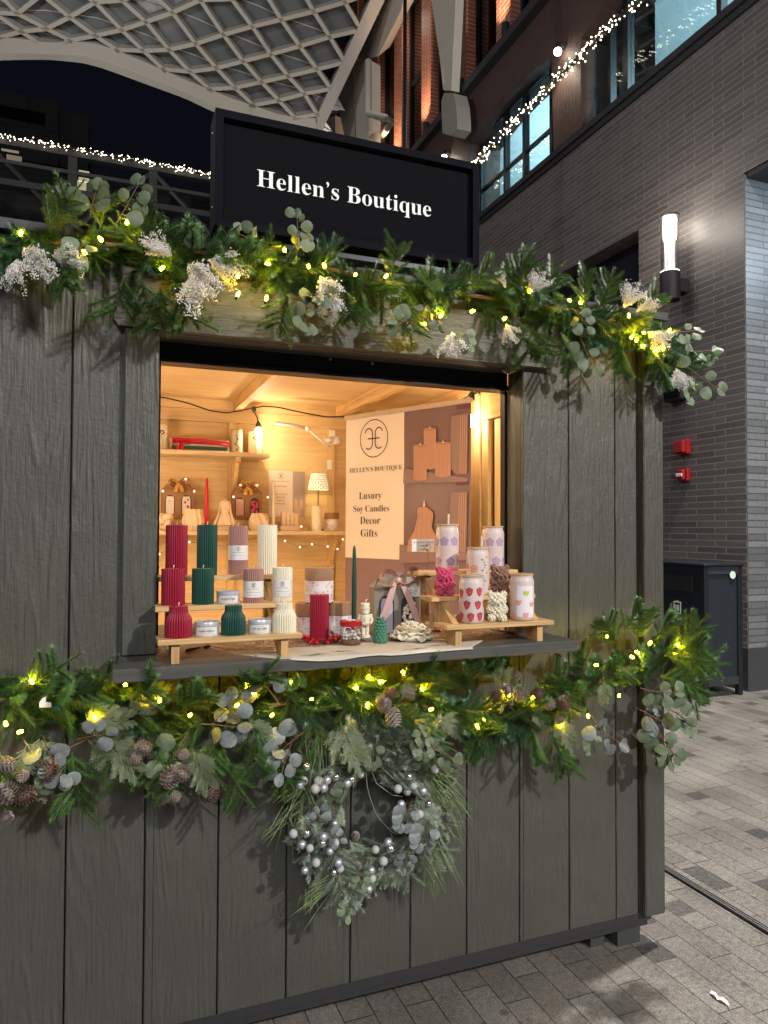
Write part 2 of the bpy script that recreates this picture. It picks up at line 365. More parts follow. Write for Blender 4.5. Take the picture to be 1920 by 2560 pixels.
# dark brown brick band with arched soffits over the window strips
def arch(y0,y1,zs,zc,n=14):
    return [(y0+(y1-y0)*i/n, zs+(zc-zs)*(1-((2*i/n-1)**2))) for i in range(n+1)]
prof=[(40,6.6),(10.0,6.6),(9.6,7.9)]+[]
top=8.72
outl=[(-14,6.6)]+arch(-6,-1.6,7.1,7.6)+[(-1.5,6.6),(-.95,6.6)]+arch(-.9,5.35,7.75,8.25)+[(5.36,6.6),(5.95,6.6)]+arch(6.0,8.35,7.92,8.06)+[(8.4,6.6),(40,6.6),(40,top),(-14,top)]
q=MB()
# strips between consecutive outline samples so that the arches stay convex quads
low=outl[:-2]
for a,b in zip(low[:-1],low[1:]):
    if abs(a[0]-b[0])<1e-6: continue
    q.prism([(XW-.02,a[0],a[1]),(XW-.02,b[0],b[1]),(XW-.02,b[0],top),(XW-.02,a[0],top)],(.6,0,0))
bpart('dark_brick_band',q,M_db)
q=MB(); q.box(XW-.16,XW+.5,-14,40,8.722,8.86); bpart('upper_ledge',q,M_ledge)
def window(y0,y1,z0,z1,x=XW+.22,mull=(),trans=(),deep=3.0,glassm=None,glow=None):
    q=MB(); f=.045
    q.box(x-.05,x+.05,y0,y0+f,z0,z1); q.box(x-.05,x+.05,y1-f,y1,z0,z1); q.box(x-.045,x+.045,y0+f,y1-f,z0,z0+f); q.box(x-.045,x+.045,y0+f,y1-f,z1-f,z1)
    for k in mull: q.box(x-.045,x+.045,k-.03,k+.03,z0+f,z1-f)
    for k in trans: q.box(x-.03,x+.03,y0+f,y1-f,k-.02,k+.02)
    o=bpart('window',q,M_frame)
    g=MB(); g.box(x-.006,x+.006,y0+f,y1-f,z0+f,z1-f); bsub('pane',g,glassm or M_pane,o)
    return o
w1=window(6.02,8.33,6.56,8.05,mull=(6.3,7.0,7.55),trans=(7.15,))
w2=window(-.9,4.75,6.56,8.25,mull=(3.35,1.6))
w3=window(4.75,5.4,6.56,8.2,mull=(5.05,))
def room(name,y0,y1,z1,x1,col):
    q=MB(); x0=XW+.6
    for pl in ([(x1,y0,6.5),(x1,y1,6.5),(x1,y1,z1),(x1,y0,z1)],[(x0,y0,6.5),(x1,y0,6.5),(x1,y0,z1),(x0,y0,z1)],[(x0,y1,6.5),(x1,y1,6.5),(x1,y1,z1),(x0,y1,z1)],[(x0,y0,z1),(x1,y0,z1),(x1,y1,z1),(x0,y1,z1)],[(x0,y0,6.5),(x1,y0,6.5),(x1,y1,6.5),(x0,y1,6.5)]): q.poly(pl)
    # ceiling beams and pipes
    for k in range(5):
        yy=y0+(y1-y0)*(k+.5)/5; q.box(x0+.2,x1,yy-.05,yy+.05,z1-.25,z1-.01)
    return bpart(name,q,col)
room('lit_room',-2,4.72,9.0,XW+5,M_room); room('lit_room',5.9,8.4,9.4,XW+5,M_room)
for (yy,xx) in ((6.7,7.4),(7.5,8.2)):
    q=MB(); q.box(xx-.06,xx+.06,yy-.6,yy+.6,8.9,8.94); bpart('strip_light',q,emis('strip_lamp_glow',(.85,1,1),14))
lamp('room_lamp_north','POINT',(7.4,7.1,8.6),270,(.74,.95,1),.3); lamp('room_lamp_south','POINT',(7.6,2.6,8.3),280,(.74,.95,1),.3)
q=MB(); q.tube([(7.0,2.6,8.95),(7.0,2.6,8.3)],.02,6); q.lathe([(.03,0),(.2,-.12),(.18,-.13)],14,(7.0,2.6,8.3)); bpart('pendant_lamp',q,M_white,smooth=True)
for (ya,yb,xa,za,zb) in ((6.5,6.75,8.2,6.5,8.4),(7.75,8.05,7.6,6.5,7.6),(1.0,1.5,8.4,6.5,8.0),(2.9,3.05,9.2,6.5,9.0),(3.7,4.3,7.3,6.5,7.25)):
    q=MB(); q.box(xa,xa+.3,ya,yb,za,zb); bpart('room_cabinet',q,mat('cabinet_grey',(.10,.13,.14),.6))
# red brick piers and tall windows over the ledge
for k,yc in enumerate((12.88,11.48,10.08,8.68,7.25,5.85,4.45,14.3)):
    q=MB(); q.box(XW-.02,XW+.5,yc-.21,yc+.21,8.862,18); bpart('brick_pier',q,M_rb)
    q=MB(); q.lathe([(.05,0),(.06,.02),(.06,.2),(.045,.21)],12,(XW-.1,yc-.19,8.862)); bpart('uplight',q,M_blackmat,smooth=True,ang=40)
    if k<6: lamp('pier_uplight','SPOT',(XW-.32,yc,8.95),170,(1,.66,.42),.04,(XW+.02,yc,11.4),75,.8)
    y0,y1=yc+.21,yc+1.19
    f=MB(); x=XW+.2; 
    for a in (y0+.03,y1-.03): f.box(x-.05,x+.05,a-.03,a+.03,8.862,18)
    for zz in (8.9,10.6,12.3): f.box(x-.045,x+.045,y0+.06,y1-.06,zz-.04,zz+.04)
    o=bpart('tall_window',f,M_frame); gq=MB(); gq.box(x-.005,x+.005,y0+.06,y1-.06,8.9,17.9); bsub('pane',gq,glassmat('dark_glass',(.6,.62,.6),.02,.5,.8),o)
    if k in (3,4):
        for s in range(3):
            gq=MB(); yy=y0+.18+s*.28; gq.tube([(x+.3,yy,8.9),(x+.3,yy,15)],.09,8); bsub('curtain',gq,mat('grey_curtain',(.4,.42,.38),.8),o)
q=MB(); q.box(XW+.9,XW+1.1,-10,40,8.9,18); bpart('inner_wall',q,mat('dim_interior',(.12,.1,.085),.8))
# small round downlights on the dark band
for yy,zz in ((9.05,8.0),(5.68,7.76)):
    q=MB(); q.tube([(XW-.02,yy,zz+.1),(XW-.12,yy,zz+.1),(XW-.14,yy,zz+.03)],.04,8); o=bpart('spotlight',q,M_blackmat)
    g=MB(); g.ball((XW-.14,yy,zz),.05); bsub('bulb',g,emis('spot_glow',(1,.9,.75),40),o,smooth=True)
    lamp('band_spot','SPOT',(XW-.16,yy,zz-.06),45,(1,.86,.66),.03,(XW+.1,yy,zz-1.2),90,.8)

# ---- things on the building's wall
sx,sy=XW-.2,3.645
s=thing('wall_sconce','lit glass cylinder wall sconce on black bracket against grey brick','wall lamp',(sx,sy,3.86))
q=MB(); q.lathe([(.098,0),(.1,.01),(.1,.285),(.092,.29)],32); part('lamp_base',q,M_blackmat,s,True,40)
q=MB(); q.box(.05,.2,-.06,.06,.09,.23,ch=.01); part('wall_bracket',q,M_blackmat,s)
q=MB(); q.lathe([(.09,.285),(.09,.86)],32,cap=False); q.lathe([(.083,.86),(.083,.285)],32,cap=False); part('glass_tube',q,glassmat('sconce_glass',(1,1,1),.15,1.2,.98),s,True)
q=MB(); q.lathe([(.094,.282),(.097,.29),(.094,.3)],32); part('glow_ring',q,emis('sconce_ring_glow',(1,.93,.85),2.0),s,True)
q=MB(); q.lathe([(.05,.66),(.066,.70),(.068,.845),(.06,.858)],28); part('lamp_head',q,emis('sconce_glow',(1,.92,.8),24),s,True)
q=MB(); q.lathe([(.095,.862),(.095,.88)],32); part('top_cap',q,M_blackmat,s,True,40)
q=MB(); q.lathe([(.05,.3),(.05,.659)],24); part('diffuser',q,emis('sconce_diffuser_glow',(.93,.88,.92),.62),s,True)
lamp('sconce_light','POINT',(sx-.42,sy-.05,4.7),20,(1,.88,.80),.12)
q=MB(); q.box(-.11,0,-.13,.13,0,.52,ch=.012); q2=MB()
b=thing('black_wall_box','plain black metal box on grey brick, half hidden below the garland end','wall box',(XW,at(1700,950,0,XW).y,at(1700,1004,0,XW).z))
part('housing',q,M_blackmat,b); q2.box(-.118,-.1105,-.1,.1,.03,.49); part('cover',q2,M_black,b)
M_red=mat('alarm_red',(.34,.012,.018),.35,var=.05)
a=thing('alarm_horn','red fire alarm horn with louvred face, upper of two alarms on grey brick','fire alarm',(XW,3.65,2.28))
q=MB(); q.box(-.05,0,-.075,.075,0,.15,ch=.008); part('backbox',q,M_red,a)
q=MB(); q.box(-.1,-.05,-.07,.07,.01,.14,ch=.012); part('horn_body',q,M_red,a)
q=MB()
for k in range(5): q.box(-.106,-.1005,-.055,.055,.025+k*.022,.037+k*.022)
part('louvre_grille',q,mat('alarm_louvre',(.5,.06,.06),.35),a)
a=thing('alarm_strobe','red fire alarm strobe with clear lens, below the louvred horn','fire alarm',(XW,3.65,2.0))
q=MB(); q.box(-.045,0,-.065,.065,0,.13,ch=.008); part('backbox',q,M_red,a)
q=MB(); q.box(-.085,-.045,-.055,.055,.005,.125,ch=.02); part('strobe_body',q,M_red,a)
q=MB(); q.box(-.098,-.082,-.045,.045,.045,.08,ch=.007); part('clear_lens',q,mat('strobe_lens',(.75,.72,.72),.12),a)

# ---- waste bin
bn=thing('waste_bin','charcoal metal waste bin standing in front of the grey brick corner','bin',(5.2,3.18,0))
M_bin=mat('bin_charcoal',(.016,.019,.024),.42,.25,var=.1); M_binf=mat('bin_panel',(.02,.026,.034),.5,.2,var=.06)
x0,x1,y0,y1=-.22,.23,-.38,.38
q=MB(); q.box(x0+.02,x1-.02,y0+.02,y1-.02,.12,1.165); part('body',q,M_binf,bn)
for sxx in (x0,x1-.05):
    for syy in (y0,y1-.05):
        q=MB(); q.box(sxx,sxx+.05,syy,syy+.05,0,1.168,ch=.004); part('leg',q,M_bin,bn)
q=MB(); q.box(x0-.01,x1+.01,y0-.01,y1+.01,1.17,1.195,ch=.006); part('lid',q,M_bin,bn)
q=MB(); q.box(x0+.05,x1-.05,y0+.005,y0+.019,1.1,1.165); q.box(x0+.05,x1-.05,y0+.005,y0+.019,.1,.17); part('side_rail',q,mat('bin_rail',(.05,.055,.06),.4,.4),bn)
q=MB(); q.box(x0+.003,x0+.019,y0+.05,y1-.05,.1,1.165); part('front_panel',q,M_bin,bn)
q=MB(); q.prism([(x0-.004,.12-.38+.02,.93),(x0-.004,.12+.06,.93),(x0-.004,.12+.06,1.08),(x0-.004,.12-.38+.02,1.08)],(.008,0,0)); o=part('flap',q,mat('bin_flap',(.009,.009,.01),.6),bn)
q=MB(); q.box(x0-.001,x0+.002,-.18,.06,.63,.88); o=part('sign_plate',q,M_bin,bn)
q=MB(); yy=-.055; X_=x0-.0035
def br(a0,a1,z0,z1): q.box(X_,X_+.002,yy+a0,yy+a1,z0,z1)
br(-.05,.05,.822,.829); br(-.02,.02,.832,.838); br(-.043,-.036,.72,.82); br(.036,.043,.72,.82); br(-.036,.036,.72,.727); br(-.02,-.013,.745,.8); br(-.0035,.0035,.745,.8); br(.013,.02,.745,.8)
part('bin_symbol',q,M_white,bn)
q=MB(); q.lathe([(.035,0),(.035,.003)],24); q.xf(Matrix.Translation((.115,y0+.004,1.09))@Matrix.Rotation(R(90),4,'X')); st=part('round_sticker',q,mat('mint_sticker',(.55,.72,.62),.5),bn)
BIN=bn

# ---- lattice canopy
P1,P2,P3=Vector((4.8,14.4,0)),Vector((4.8,10.2,0)),Vector((-1.9,13.2,0))
def onray(px,py,x=None,y=None): return at(px,py,0,x) if x is not None else at(px,py,1,y)
A_=onray(800,650,x=4.8); B_=onray(960,0,x=4.8); D_=onray(0,150,y=13.2)
nrm=(B_-A_).cross(D_-A_).normalized()
if nrm.z>0: nrm=-nrm                       # points down
def cp(px,py):
    d=ray(px,py); t=(A_-CAM).dot(nrm)/d.dot(nrm); return CAM+d*t
k1=960/1659
nodes={(-1,-1):(300,75),(-1,0):(410,155),(-1,1):(505,215),(-2,-1):(200,125),(-2,-2):(75,60),(-2,0):(303,175),(0,-1):(410,10),(0,0):(525,130),(0,1):(620,220),(0,2):(705,300),(1,0):(630,95),(1,1):(730,215),(1,2):(820,310),(1,3):(905,385),(2,0):(745,55),(2,1):(845,190),(2,2):(935,295),(2,3):(1015,380),(2,4):(1095,455),(3,0):(865,0),(3,1):(965,150),(3,2):(1050,265),(3,3):(1130,355),(3,4):(1205,435),(3,5):(1275,510),(4,1):(1090,115),(4,2):(1170,235),(4,3):(1245,330),(4,4):(1315,405),(4,5):(1370,495),(5,1):(1215,85),(5,2):(1295,200),(5,3):(1370,300),(5,4):(1430,385),(6,1):(1355,50),(6,2):(1425,160),(6,3):(1490,270),(7,1):(1490,10),(7,2):(1560,130)}
eu=(B_-A_).normalized(); ev=nrm.cross(eu)
ii=[];uu=[]
for (i,j),(x,y) in nodes.items():
    p=cp(x*k1,y*k1)-A_; ii.append([1,i,j,i*i,i*j,j*j]); uu.append([p.dot(eu),p.dot(ev)])
co,_,_,_=np.linalg.lstsq(np.array(ii,float),np.array(uu,float),rcond=None)
def node(i,j):
    if (i,j) in nodes: return cp(nodes[i,j][0]*k1,nodes[i,j][1]*k1)
    q=np.array([1,i,j,i*i,i*j,j*j],float)@co; return A_+eu*q[0]+ev*q[1]
def proj(p):
    d=p-CAM; z=d.dot(FW); return 960+F_PX*d.dot(RT)/z, 1280-F_PX*d.dot(UP)/z
cn=thing('lattice_canopy','pale curved canopy of diamond lattice ribs and glass over the plaza','canopy',A_)
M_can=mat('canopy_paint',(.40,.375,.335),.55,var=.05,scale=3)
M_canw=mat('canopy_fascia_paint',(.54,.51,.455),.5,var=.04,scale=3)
def cpart(name,mb,m,**k): mb.xf(Matrix.Translation(-A_)); return part(name,mb,m,cn,**k)
edge_in=[(-300,190),(-100,165),(0,160),(100,170),(210,185),(330,178),(420,190),(500,215),(600,258),(700,300),(800,345),(900,385),(1000,425),(1090,455),(1190,490),(1280,510),(1372,512)]
def edge_y(x):
    for (a,b),(c,d) in zip(edge_in[:-1],edge_in[1:]):
        if a<=x<=c: return b+(d-b)*(x-a)/(c-a)
    return 160 if x<0 else 512
def inside(p):
    x,y=proj(p); x/=k1; y/=k1
    return -900<x and y<edge_y(x)+4 and x<1598-(y)*(1600-1372)/512 and y>-900
up=-nrm
def rib(a,b):
    d=(b-a).normalized(); sd=d.cross(nrm).normalized()*.035; h=nrm*.22
    q=MB(); q.prism([a-sd-up*.0,a+sd,b+sd,b-sd],-h*1.0); 
    return q
RI=range(-7,9); RJ=range(-7,6)
rm=[]; gm=MB(); beads=[]
for i in RI:
    for j in RJ:
        a=node(i,j)
        if not inside(a): continue
        for (u,v) in ((1,0),(0,1)):
            b=node(i+u,j+v)
            if (i+u) in RI and (j+v) in RJ and inside(b): rm.append((a,b))
            else:
                l_,h_=0.0,1.0
                for _ in range(12):
                    m_=(l_+h_)/2
                    if inside(a+(b-a)*m_): l_=m_
                    else: h_=m_
                if l_>.06: rm.append((a,a+(b-a)*l_))
            pv=node(i-u,j-v)
            if not inside(pv):
                l_,h_=0.0,1.0
                for _ in range(12):
                    m_=(l_+h_)/2
                    if inside(a+(pv-a)*m_): l_=m_
                    else: h_=m_
                if l_>.06: rm.append((a,a+(pv-a)*l_))
        sx,sy=-1,-1
        qd=[node(i,j),node(i+1,j),node(i+1,j+1),node(i,j+1)]
        if sum(inside(p) for p in qd)>=2:
            gm.poly([p+up*.24 for p in qd])
            c=(qd[0]+qd[1]+qd[2]+qd[3])/4
            if (i+j)%2==0: beads.append([qd[0]+up*.225,c+up*.225,qd[2]+up*.225])
rm.sort(key=lambda e:(e[0]-CAM).length)
ribs=[rib(a,b) for a,b in rm]
for q in ribs[:96]: cpart('rib',q,M_can)
rest=MB()
for q in ribs[96:]: rest.add(q.v,q.f)
if rest.v: o=cpart('outer_ribs',rest,M_can); o['kind']='stuff'
cpart('glass_panels',gm,mat('milky_canopy_glass',(.13,.137,.142),.22,var=.12,scale=.8))
M_bead=mat('bead_grey',(.4,.4,.38),.5)
for b_ in sorted(beads,key=lambda e:(e[0]-CAM).length)[:90]:
    q=MB(); q.tube(b_,.012,4); cpart('glazing_bead',q,M_bead)
ceil=MB()
low_=[(-300,300),(-100,275),(0,265),(120,262),(210,262),(350,275),(430,295),(500,320),(650,375),(800,430),(925,490),(1010,512),(1100,530),(1230,556),(1365,580)]
def resamp(pl,n):
    pl=[Vector(p) for p in pl]; L=[0]
    for a,b in zip(pl[:-1],pl[1:]): L.append(L[-1]+(b-a).length)
    out=[]
    for k in range(n):
        t=L[-1]*k/(n-1)
        for q in range(len(pl)-1):
            if L[q]<=t<=L[q+1]+1e-9: out.append(pl[q]+(pl[q+1]-pl[q])*((t-L[q])/max(1e-9,L[q+1]-L[q]))); break
    return out
n=40; ei=[cp(p.x*k1,p.y*k1) for p in resamp(edge_in,n)]; lo=[cp(p.x*k1,p.y*k1) for p in resamp(low_,n)]
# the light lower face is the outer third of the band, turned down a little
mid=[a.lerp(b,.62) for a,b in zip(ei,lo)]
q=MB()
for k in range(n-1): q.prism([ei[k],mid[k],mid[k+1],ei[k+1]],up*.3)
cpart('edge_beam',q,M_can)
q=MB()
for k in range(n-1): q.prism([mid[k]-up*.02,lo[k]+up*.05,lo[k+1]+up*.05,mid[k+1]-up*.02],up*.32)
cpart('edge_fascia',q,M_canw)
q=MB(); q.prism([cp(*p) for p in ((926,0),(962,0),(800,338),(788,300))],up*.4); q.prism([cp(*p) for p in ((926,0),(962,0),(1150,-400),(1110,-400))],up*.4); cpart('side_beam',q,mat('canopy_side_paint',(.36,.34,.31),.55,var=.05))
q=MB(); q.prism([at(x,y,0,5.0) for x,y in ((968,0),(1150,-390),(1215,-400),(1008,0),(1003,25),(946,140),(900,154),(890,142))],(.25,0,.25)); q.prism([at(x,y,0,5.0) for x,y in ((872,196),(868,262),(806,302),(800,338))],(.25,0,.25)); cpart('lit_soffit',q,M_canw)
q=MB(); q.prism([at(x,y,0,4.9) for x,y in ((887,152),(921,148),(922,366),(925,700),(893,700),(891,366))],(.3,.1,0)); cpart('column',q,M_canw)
q=MB(); q.prism([at(x,y,0,4.9) for x,y in ((805,300),(838,288),(845,700),(812,700))],(.3,.1,0)); cpart('column',q,M_canw)
q=MB(); q.prism([at(x,y,0,4.95) for x,y in ((842,250),(885,160),(888,390),(872,390))],(.1,.2,0)); cpart('brace',q,M_can)
q=MB(); q.prism([at(x,y,0,5.25) for x,y in ((1092,-60),(1142,-60),(1128,226),(1108,226))],(.15,0,0)); q.prism([at(x,y,0,5.25) for x,y in ((1070,-60),(1092,-60),(1108,226),(1100,150))],(.18,0,0)); cpart('hanger',q,M_canw)
q=MB(); q.prism([at(x,y,0,5.2) for x,y in ((1103,252),(1110,232),(1133,233),(1140,262),(1143,300),(1143,322),(1128,340),(1106,333))],(.25,0,0)); cpart('hanger_shoe',q,mat('shoe_grey',(.3,.28,.25),.55))
q=MB(); q.tube([at(921,152,0,4.7),at(921,284,0,4.7),at(966,296,0,4.7),at(978,306,0,5.1),at(955,340,0,5.4)],.07,8); cpart('handrail',q,M_canw,smooth=True)
mp_=thing('mast','slim dark mast standing tall behind the shop sign','mast',(3.42,6.0,0))
q=MB(); q.lathe([(.09,0),(.09,.3),(.03,.35),(.022,9.5)],12); part('pole',q,M_black,mp_,True,40); q=MB(); q.lathe([(.14,0),(.14,.02)],12); part('foot_plate',q,M_black,mp_)
q=MB(); q.ball(at(993,42,0,5.3),.09); cpart('uplight_lens',q,emis('canopy_lens_glow',(1,.95,.85),25),smooth=True)
lamp('canopy_uplight','SPOT',(4.3,11.0,6.0),150,(1,.9,.76),.15,(2.2,13.3,10.5),100,.8)
lamp('canopy_uplight_far','SPOT',(-1.0,9.0,5.5),110,(1,.91,.79),.2,(-.5,13.2,11.2),110,.8)

# ---- footbridge and far buildings
M_steel=mat('dark_bridge_steel',(.035,.037,.04),.6)
bz=9.3
fb=thing('footbridge','dark steel truss footbridge crossing behind the stall with lights along its rail','footbridge',(-1,16,9.3))
def fpart(name,mb,m): mb.xf(Matrix.Translation((1,-16,-9.3))); return part(name,mb,m,fb)
for (z0,z1,nm,dd) in ((10.2,10.36,'top_chord',.2),(9.78,9.86,'guard_rail',.1),(9.28,9.42,'floor_beam',.3),(8.2,8.5,'bottom_chord',.3)):
    q=MB(); q.box(-9,6,16,16+dd,z0,z1); fpart(nm,q,M_steel if nm!='guard_rail' else mat('rail_steel',(.05,.05,.05),.5))
for k in range(8):
    x=-8+k*1.8; q=MB(); q.box(x-.1,x+.1,16.02,16.22,8.5,10.2); fpart('post',q,M_steel)
    q=MB(); s_=1 if k%2 else -1; q.tube([(x,16.1,10.2 if s_>0 else 8.5),(x+1.8,16.1,8.5 if s_>0 else 10.2)],.06,6); fpart('diagonal',q,mat('diag_steel',(.04,.04,.04),.5))
q=MB(); q.box(-9,6,18.6,18.7,8.5,10.2); fpart('far_panel',q,M_blackmat)
def lights_swag(name,label,pts,n,rad,bulbr,green,es=13):
    t=thing(name,label,'light garland',pts[0])
    P=resamp(pts,60); q=MB(); o0=Vector(pts[0])
    q.tube([p-o0 for p in P],rad*.25,6); part('wire',q,green,t)
    lf=MB(); 
    for k in range(n*5):
        u=random.random()*59; a=P[int(u)].lerp(P[min(59,int(u)+1)],u%1)-o0
        d=Vector((random.gauss(0,1),random.gauss(0,1),random.gauss(0,1))).normalized(); e=Vector((random.gauss(0,1),random.gauss(0,1),random.gauss(0,1))).normalized()*rad*.12
        lf.add([a-e,a+e,a+d*rad],[(0,1,2)])
    o=part('greenery',lf,green,t); o['kind']='stuff'
    bm=MB(); bm.ball((0,0,0),bulbr,6,4); me=bm.mesh('bulb',emis('swag_bulb_glow',(1,.84,.6),es),True)
    rest=MB()
    for k in range(n):
        u=random.random()*58.9; a=P[int(u)].lerp(P[int(u)+1],u%1)-o0+Vector((random.gauss(0,.5),random.gauss(0,.5),random.gauss(0,.5)))*rad
        if k<95:
            b=bpy.data.objects.new('bulb',me); C.objects.link(b); b.parent=t; b.location=a
        else: rest.ball(a,bulbr,6,4)
    if rest.v: o=part('small_bulbs',rest,emis('swag_bulb_glow_small',(1,.84,.6),es),t,True); o['kind']='stuff'
M_swag=mat('swag_green',(.03,.03,.02),.6)
lights_swag('light_garland','string of tiny white lights draped along the dark footbridge rail',[at(x,y,1,15.9) for x,y in ((-60,326),(0,340),(110,358),(262,385),(400,410),(528,437),(700,475))],330,.062,.009,M_swag)
lights_swag('light_garland','garland of warm white lights sagging across the brick building above the sign',[at(x,y,0,5.45) for x,y in ((1120,455),(1185,415),(1250,340),(1365,225),(1480,110),(1540,50),(1640,-30),(1760,-120))],360,.075,.0078,M_swag)
M_tw=brick_mat('tower_concrete',(.26,.25,.24),(.29,.28,.27),(.18,.18,.18),3,3,(0,2),.8,.05)
tw=thing('tower_block','dim grey tower block far behind the bridge at the photo edge','building',(-6,60,0))
q=MB(); q.box(-16,2.2,0,14,0,35.5); part('wall',q,M_tw,tw); q=MB(); q.box(2.21,4.4,1,14,0,35.4); part('stair_tower',q,M_tw,tw); q=MB(); q.box(-2.9,1.2,-.15,-.01,33.4,34.3); part('rooftop_vent',q,M_blackmat,tw)
q=MB(); 
for zz in (30.3,28.9):
    q=MB(); q.box(-10,3.0,-.08,-.01,zz-.5,zz); part('window_band',q,M_blackmat,tw)
lb=thing('dark_apartment_block','dark apartment block behind the bridge with a few lit windows','building',(-2,48,0))
q=MB(); q.box(-14,22,0,10,0,24.2); part('wall',q,M_tw,lb)
for (px,py,wd,hg,s_) in ((35,400,30,22,.35),(210,440,22,26,1.0),(200,462,26,20,1.0),(178,425,14,16,.5),(215,295,2.5,6,4),(25,376,34,5,.5)):
    p=at(px,py,1,47.9); k=48*1.07/F_PX; q=MB()
    if px==215: p=at(px,py,1,59.8)
    q.box(p.x+2-wd*k/2,p.x+2+wd*k/2,-.05,-.01,p.z-hg*k/2,p.z+hg*k/2)
    if px!=215: part('lit_window',q,emis('far_window_glow',(1,.86,.6),s_*.45),lb)
# ------------------------------------------------------------------ text and logo (early: the font fallback draws bold serif mathematical capitals)
def serif(s):
    o=''
    for c in s:
        if 'A'<=c<='Z': o+=chr(0x1D400+ord(c)-65)
        elif 'a'<=c<='z': o+=chr(0x1D41A+ord(c)-97)
        elif '0'<=c<='9': o+=chr(0x1D7CE+ord(c)-48)
        else: o+=c
    return o
TX={}
def text_geo(s,off=0.0,sans=False,ext=0.0):
    k=(s,off,sans,ext)
    if k in TX: return TX[k]
    c=bpy.data.curves.new('t','FONT'); c.body=s if sans else serif(s); c.size=1; c.offset=off; c.align_x='CENTER'; c.extrude=ext; c.resolution_u=3
    o=bpy.data.objects.new('t',c); ts.collection.objects.link(o)
    vl=ts.view_layers[0]; vl.update(); dg=vl.depsgraph
    m=bpy.data.meshes.new_from_object(o.evaluated_get(dg)); V=[v.co.copy() for v in m.vertices]; Fc=[tuple(p.vertices) for p in m.polygons]
    bpy.data.objects.remove(o); bpy.data.meshes.remove(m); bpy.data.curves.remove(c)
    if V:
        lo=min(v.x for v in V); hi=max(v.x for v in V)
        for v in V: v.x-=(lo+hi)/2
    TX[k]=(V,Fc,(hi-lo) if V else 1); return TX[k]
ts=bpy.data.scenes.new('lettering')
def put_text(mb,s,width,fn,off=-.008,height=None,sans=False,ext=0.0):   # fn(u,v,n)->point ; width in metres
    V,Fc,wd=text_geo(s,off,sans,ext); k=width/wd; kh=k if height is None else height/.66
    mb.add([fn(v.x*k,v.y*kh,v.z*k) for v in V],Fc)
def logo(mb,r,fn,th=.09):
    n=28; ring=[]
    for i in range(n):
        a=2*PI*i/n; ring.append((math.cos(a),math.sin(a)))
    for i in range(n):
        a,b=ring[i],ring[(i+1)%n]; w0=1-th*.55
        mb.add([fn(a[0]*r,a[1]*r,0),fn(b[0]*r,b[1]*r,0),fn(b[0]*r*w0,b[1]*r*w0,0),fn(a[0]*r*w0,a[1]*r*w0,0)],[(0,1,2,3)])
    def stroke(P):
        for k in range(len(P)-1):
            (x0,y0),(x1,y1)=P[k],P[k+1]; dx,dy=x1-x0,y1-y0; L=math.hypot(dx,dy) or 1; nx,ny=-dy/L*th*.4,dx/L*th*.4
            mb.add([fn((x0+nx)*r,(y0+ny)*r,0),fn((x1+nx)*r,(y1+ny)*r,0),fn((x1-nx)*r,(y1-ny)*r,0),fn((x0-nx)*r,(y0-ny)*r,0)],[(0,3,2,1)])
    for s in (-1,1):        # two back-to-back C strokes with a joining bar
        stroke([(s*(.36+.26*math.cos(R(a))),.28+.26*math.sin(R(a))) for a in range(10,181,17)]+[(s*.10,0)]+[(s*(.36+.26*math.cos(R(a))),-.28+.26*math.sin(R(a))) for a in range(180,320,17)])
    stroke([(-.42,0),(.42,0)])
M_ink=mat('ink',(.035,.028,.028),.6,var=.05); M_inkred=mat('ink_brown',(.10,.05,.045),.6,var=.05)

# ------------------------------------------------------------------ the stall
ks=thing('market_stall','dark grey wooden market stall with an open serving hatch and lit interior','market stall',(.82,0,0))
def kp(name,mb,m,**k): mb.xf(Matrix.Translation((-.82,0,0))); return part(name,mb,m,ks,**k)
def ksub(name,mb,m,par,**k): mb.xf(Matrix.Translation((-.82,0,0))); return part(name,mb,m,par,**k)
OX0,OX1,OZ0,OZ1=.137,1.329,1.112,2.05
ZT=2.27; ZB=.114
q=MB()
xs=[-.886+.2*i for i in range(14)]+[1.812]
for a,b in zip(xs[:-1],xs[1:]):
    a+=.0022; b-=.0022
    if a>1.812-.01: continue
    segs=[]
    cuts=[a]+[c for c in (OX0,OX1) if a<c<b]+[b]
    for c,d in zip(cuts[:-1],cuts[1:]):
        if OX0-1e-6<=c and d<=OX1+1e-6: segs+= [(c,d,ZB,OZ0-.003),(c,d,OZ1,ZT)]
        else: segs.append((c,d,ZB,ZT))
    for c,d,z0,z1 in segs: q.box(c,d,0,.014,z0,z1,ch=.002)
kp('siding',q,M_side)
q=MB(); 
for (c,d,z0,z1) in ((-.9,OX0,ZB,ZT),(OX1,1.9,ZB,ZT),(OX0,OX1,ZB,OZ0-.003),(OX0,OX1,OZ1,ZT)): q.box(c,d,.0085 if False else .0145,.05,z0,z1)
kp('wall_frame',q,M_paintdk)
q=MB(); q.box(1.824,1.914,-.024,.06,.108,ZT+.02,ch=.004); kp('corner_post',q,M_side)
q=MB(); q.box(1.88,1.905,.062,2.38,.115,ZT); kp('side_siding',q,M_side)
q=MB(); q.box(-1.0,-.88,.02,2.38,.115,ZT); q.box(-.95,1.88,2.36,2.385,.1,ZT); kp('rear_siding',q,M_side)
q=MB(); q.prism([(.006,-.03,2.085),(.028,-.03,2.052),(1.425,-.03,2.052),(1.44,-.03,2.085),(1.44,-.03,2.215),(.006,-.03,2.215)],(0,.029,0)); kp('header_trim',q,M_sideh)
q=MB(); q.box(.046,OX0,-.022,-.001,OZ0+.038,2.05,ch=.003); kp('side_trim',q,M_side)
for a_,b_ in ((OX0-.03,OX0-.001),(OX1+.001,OX1+.03)):
    q=MB(); q.box(a_,b_,.0145,.10,OZ0+.03,2.05); kp('jamb',q,M_side)
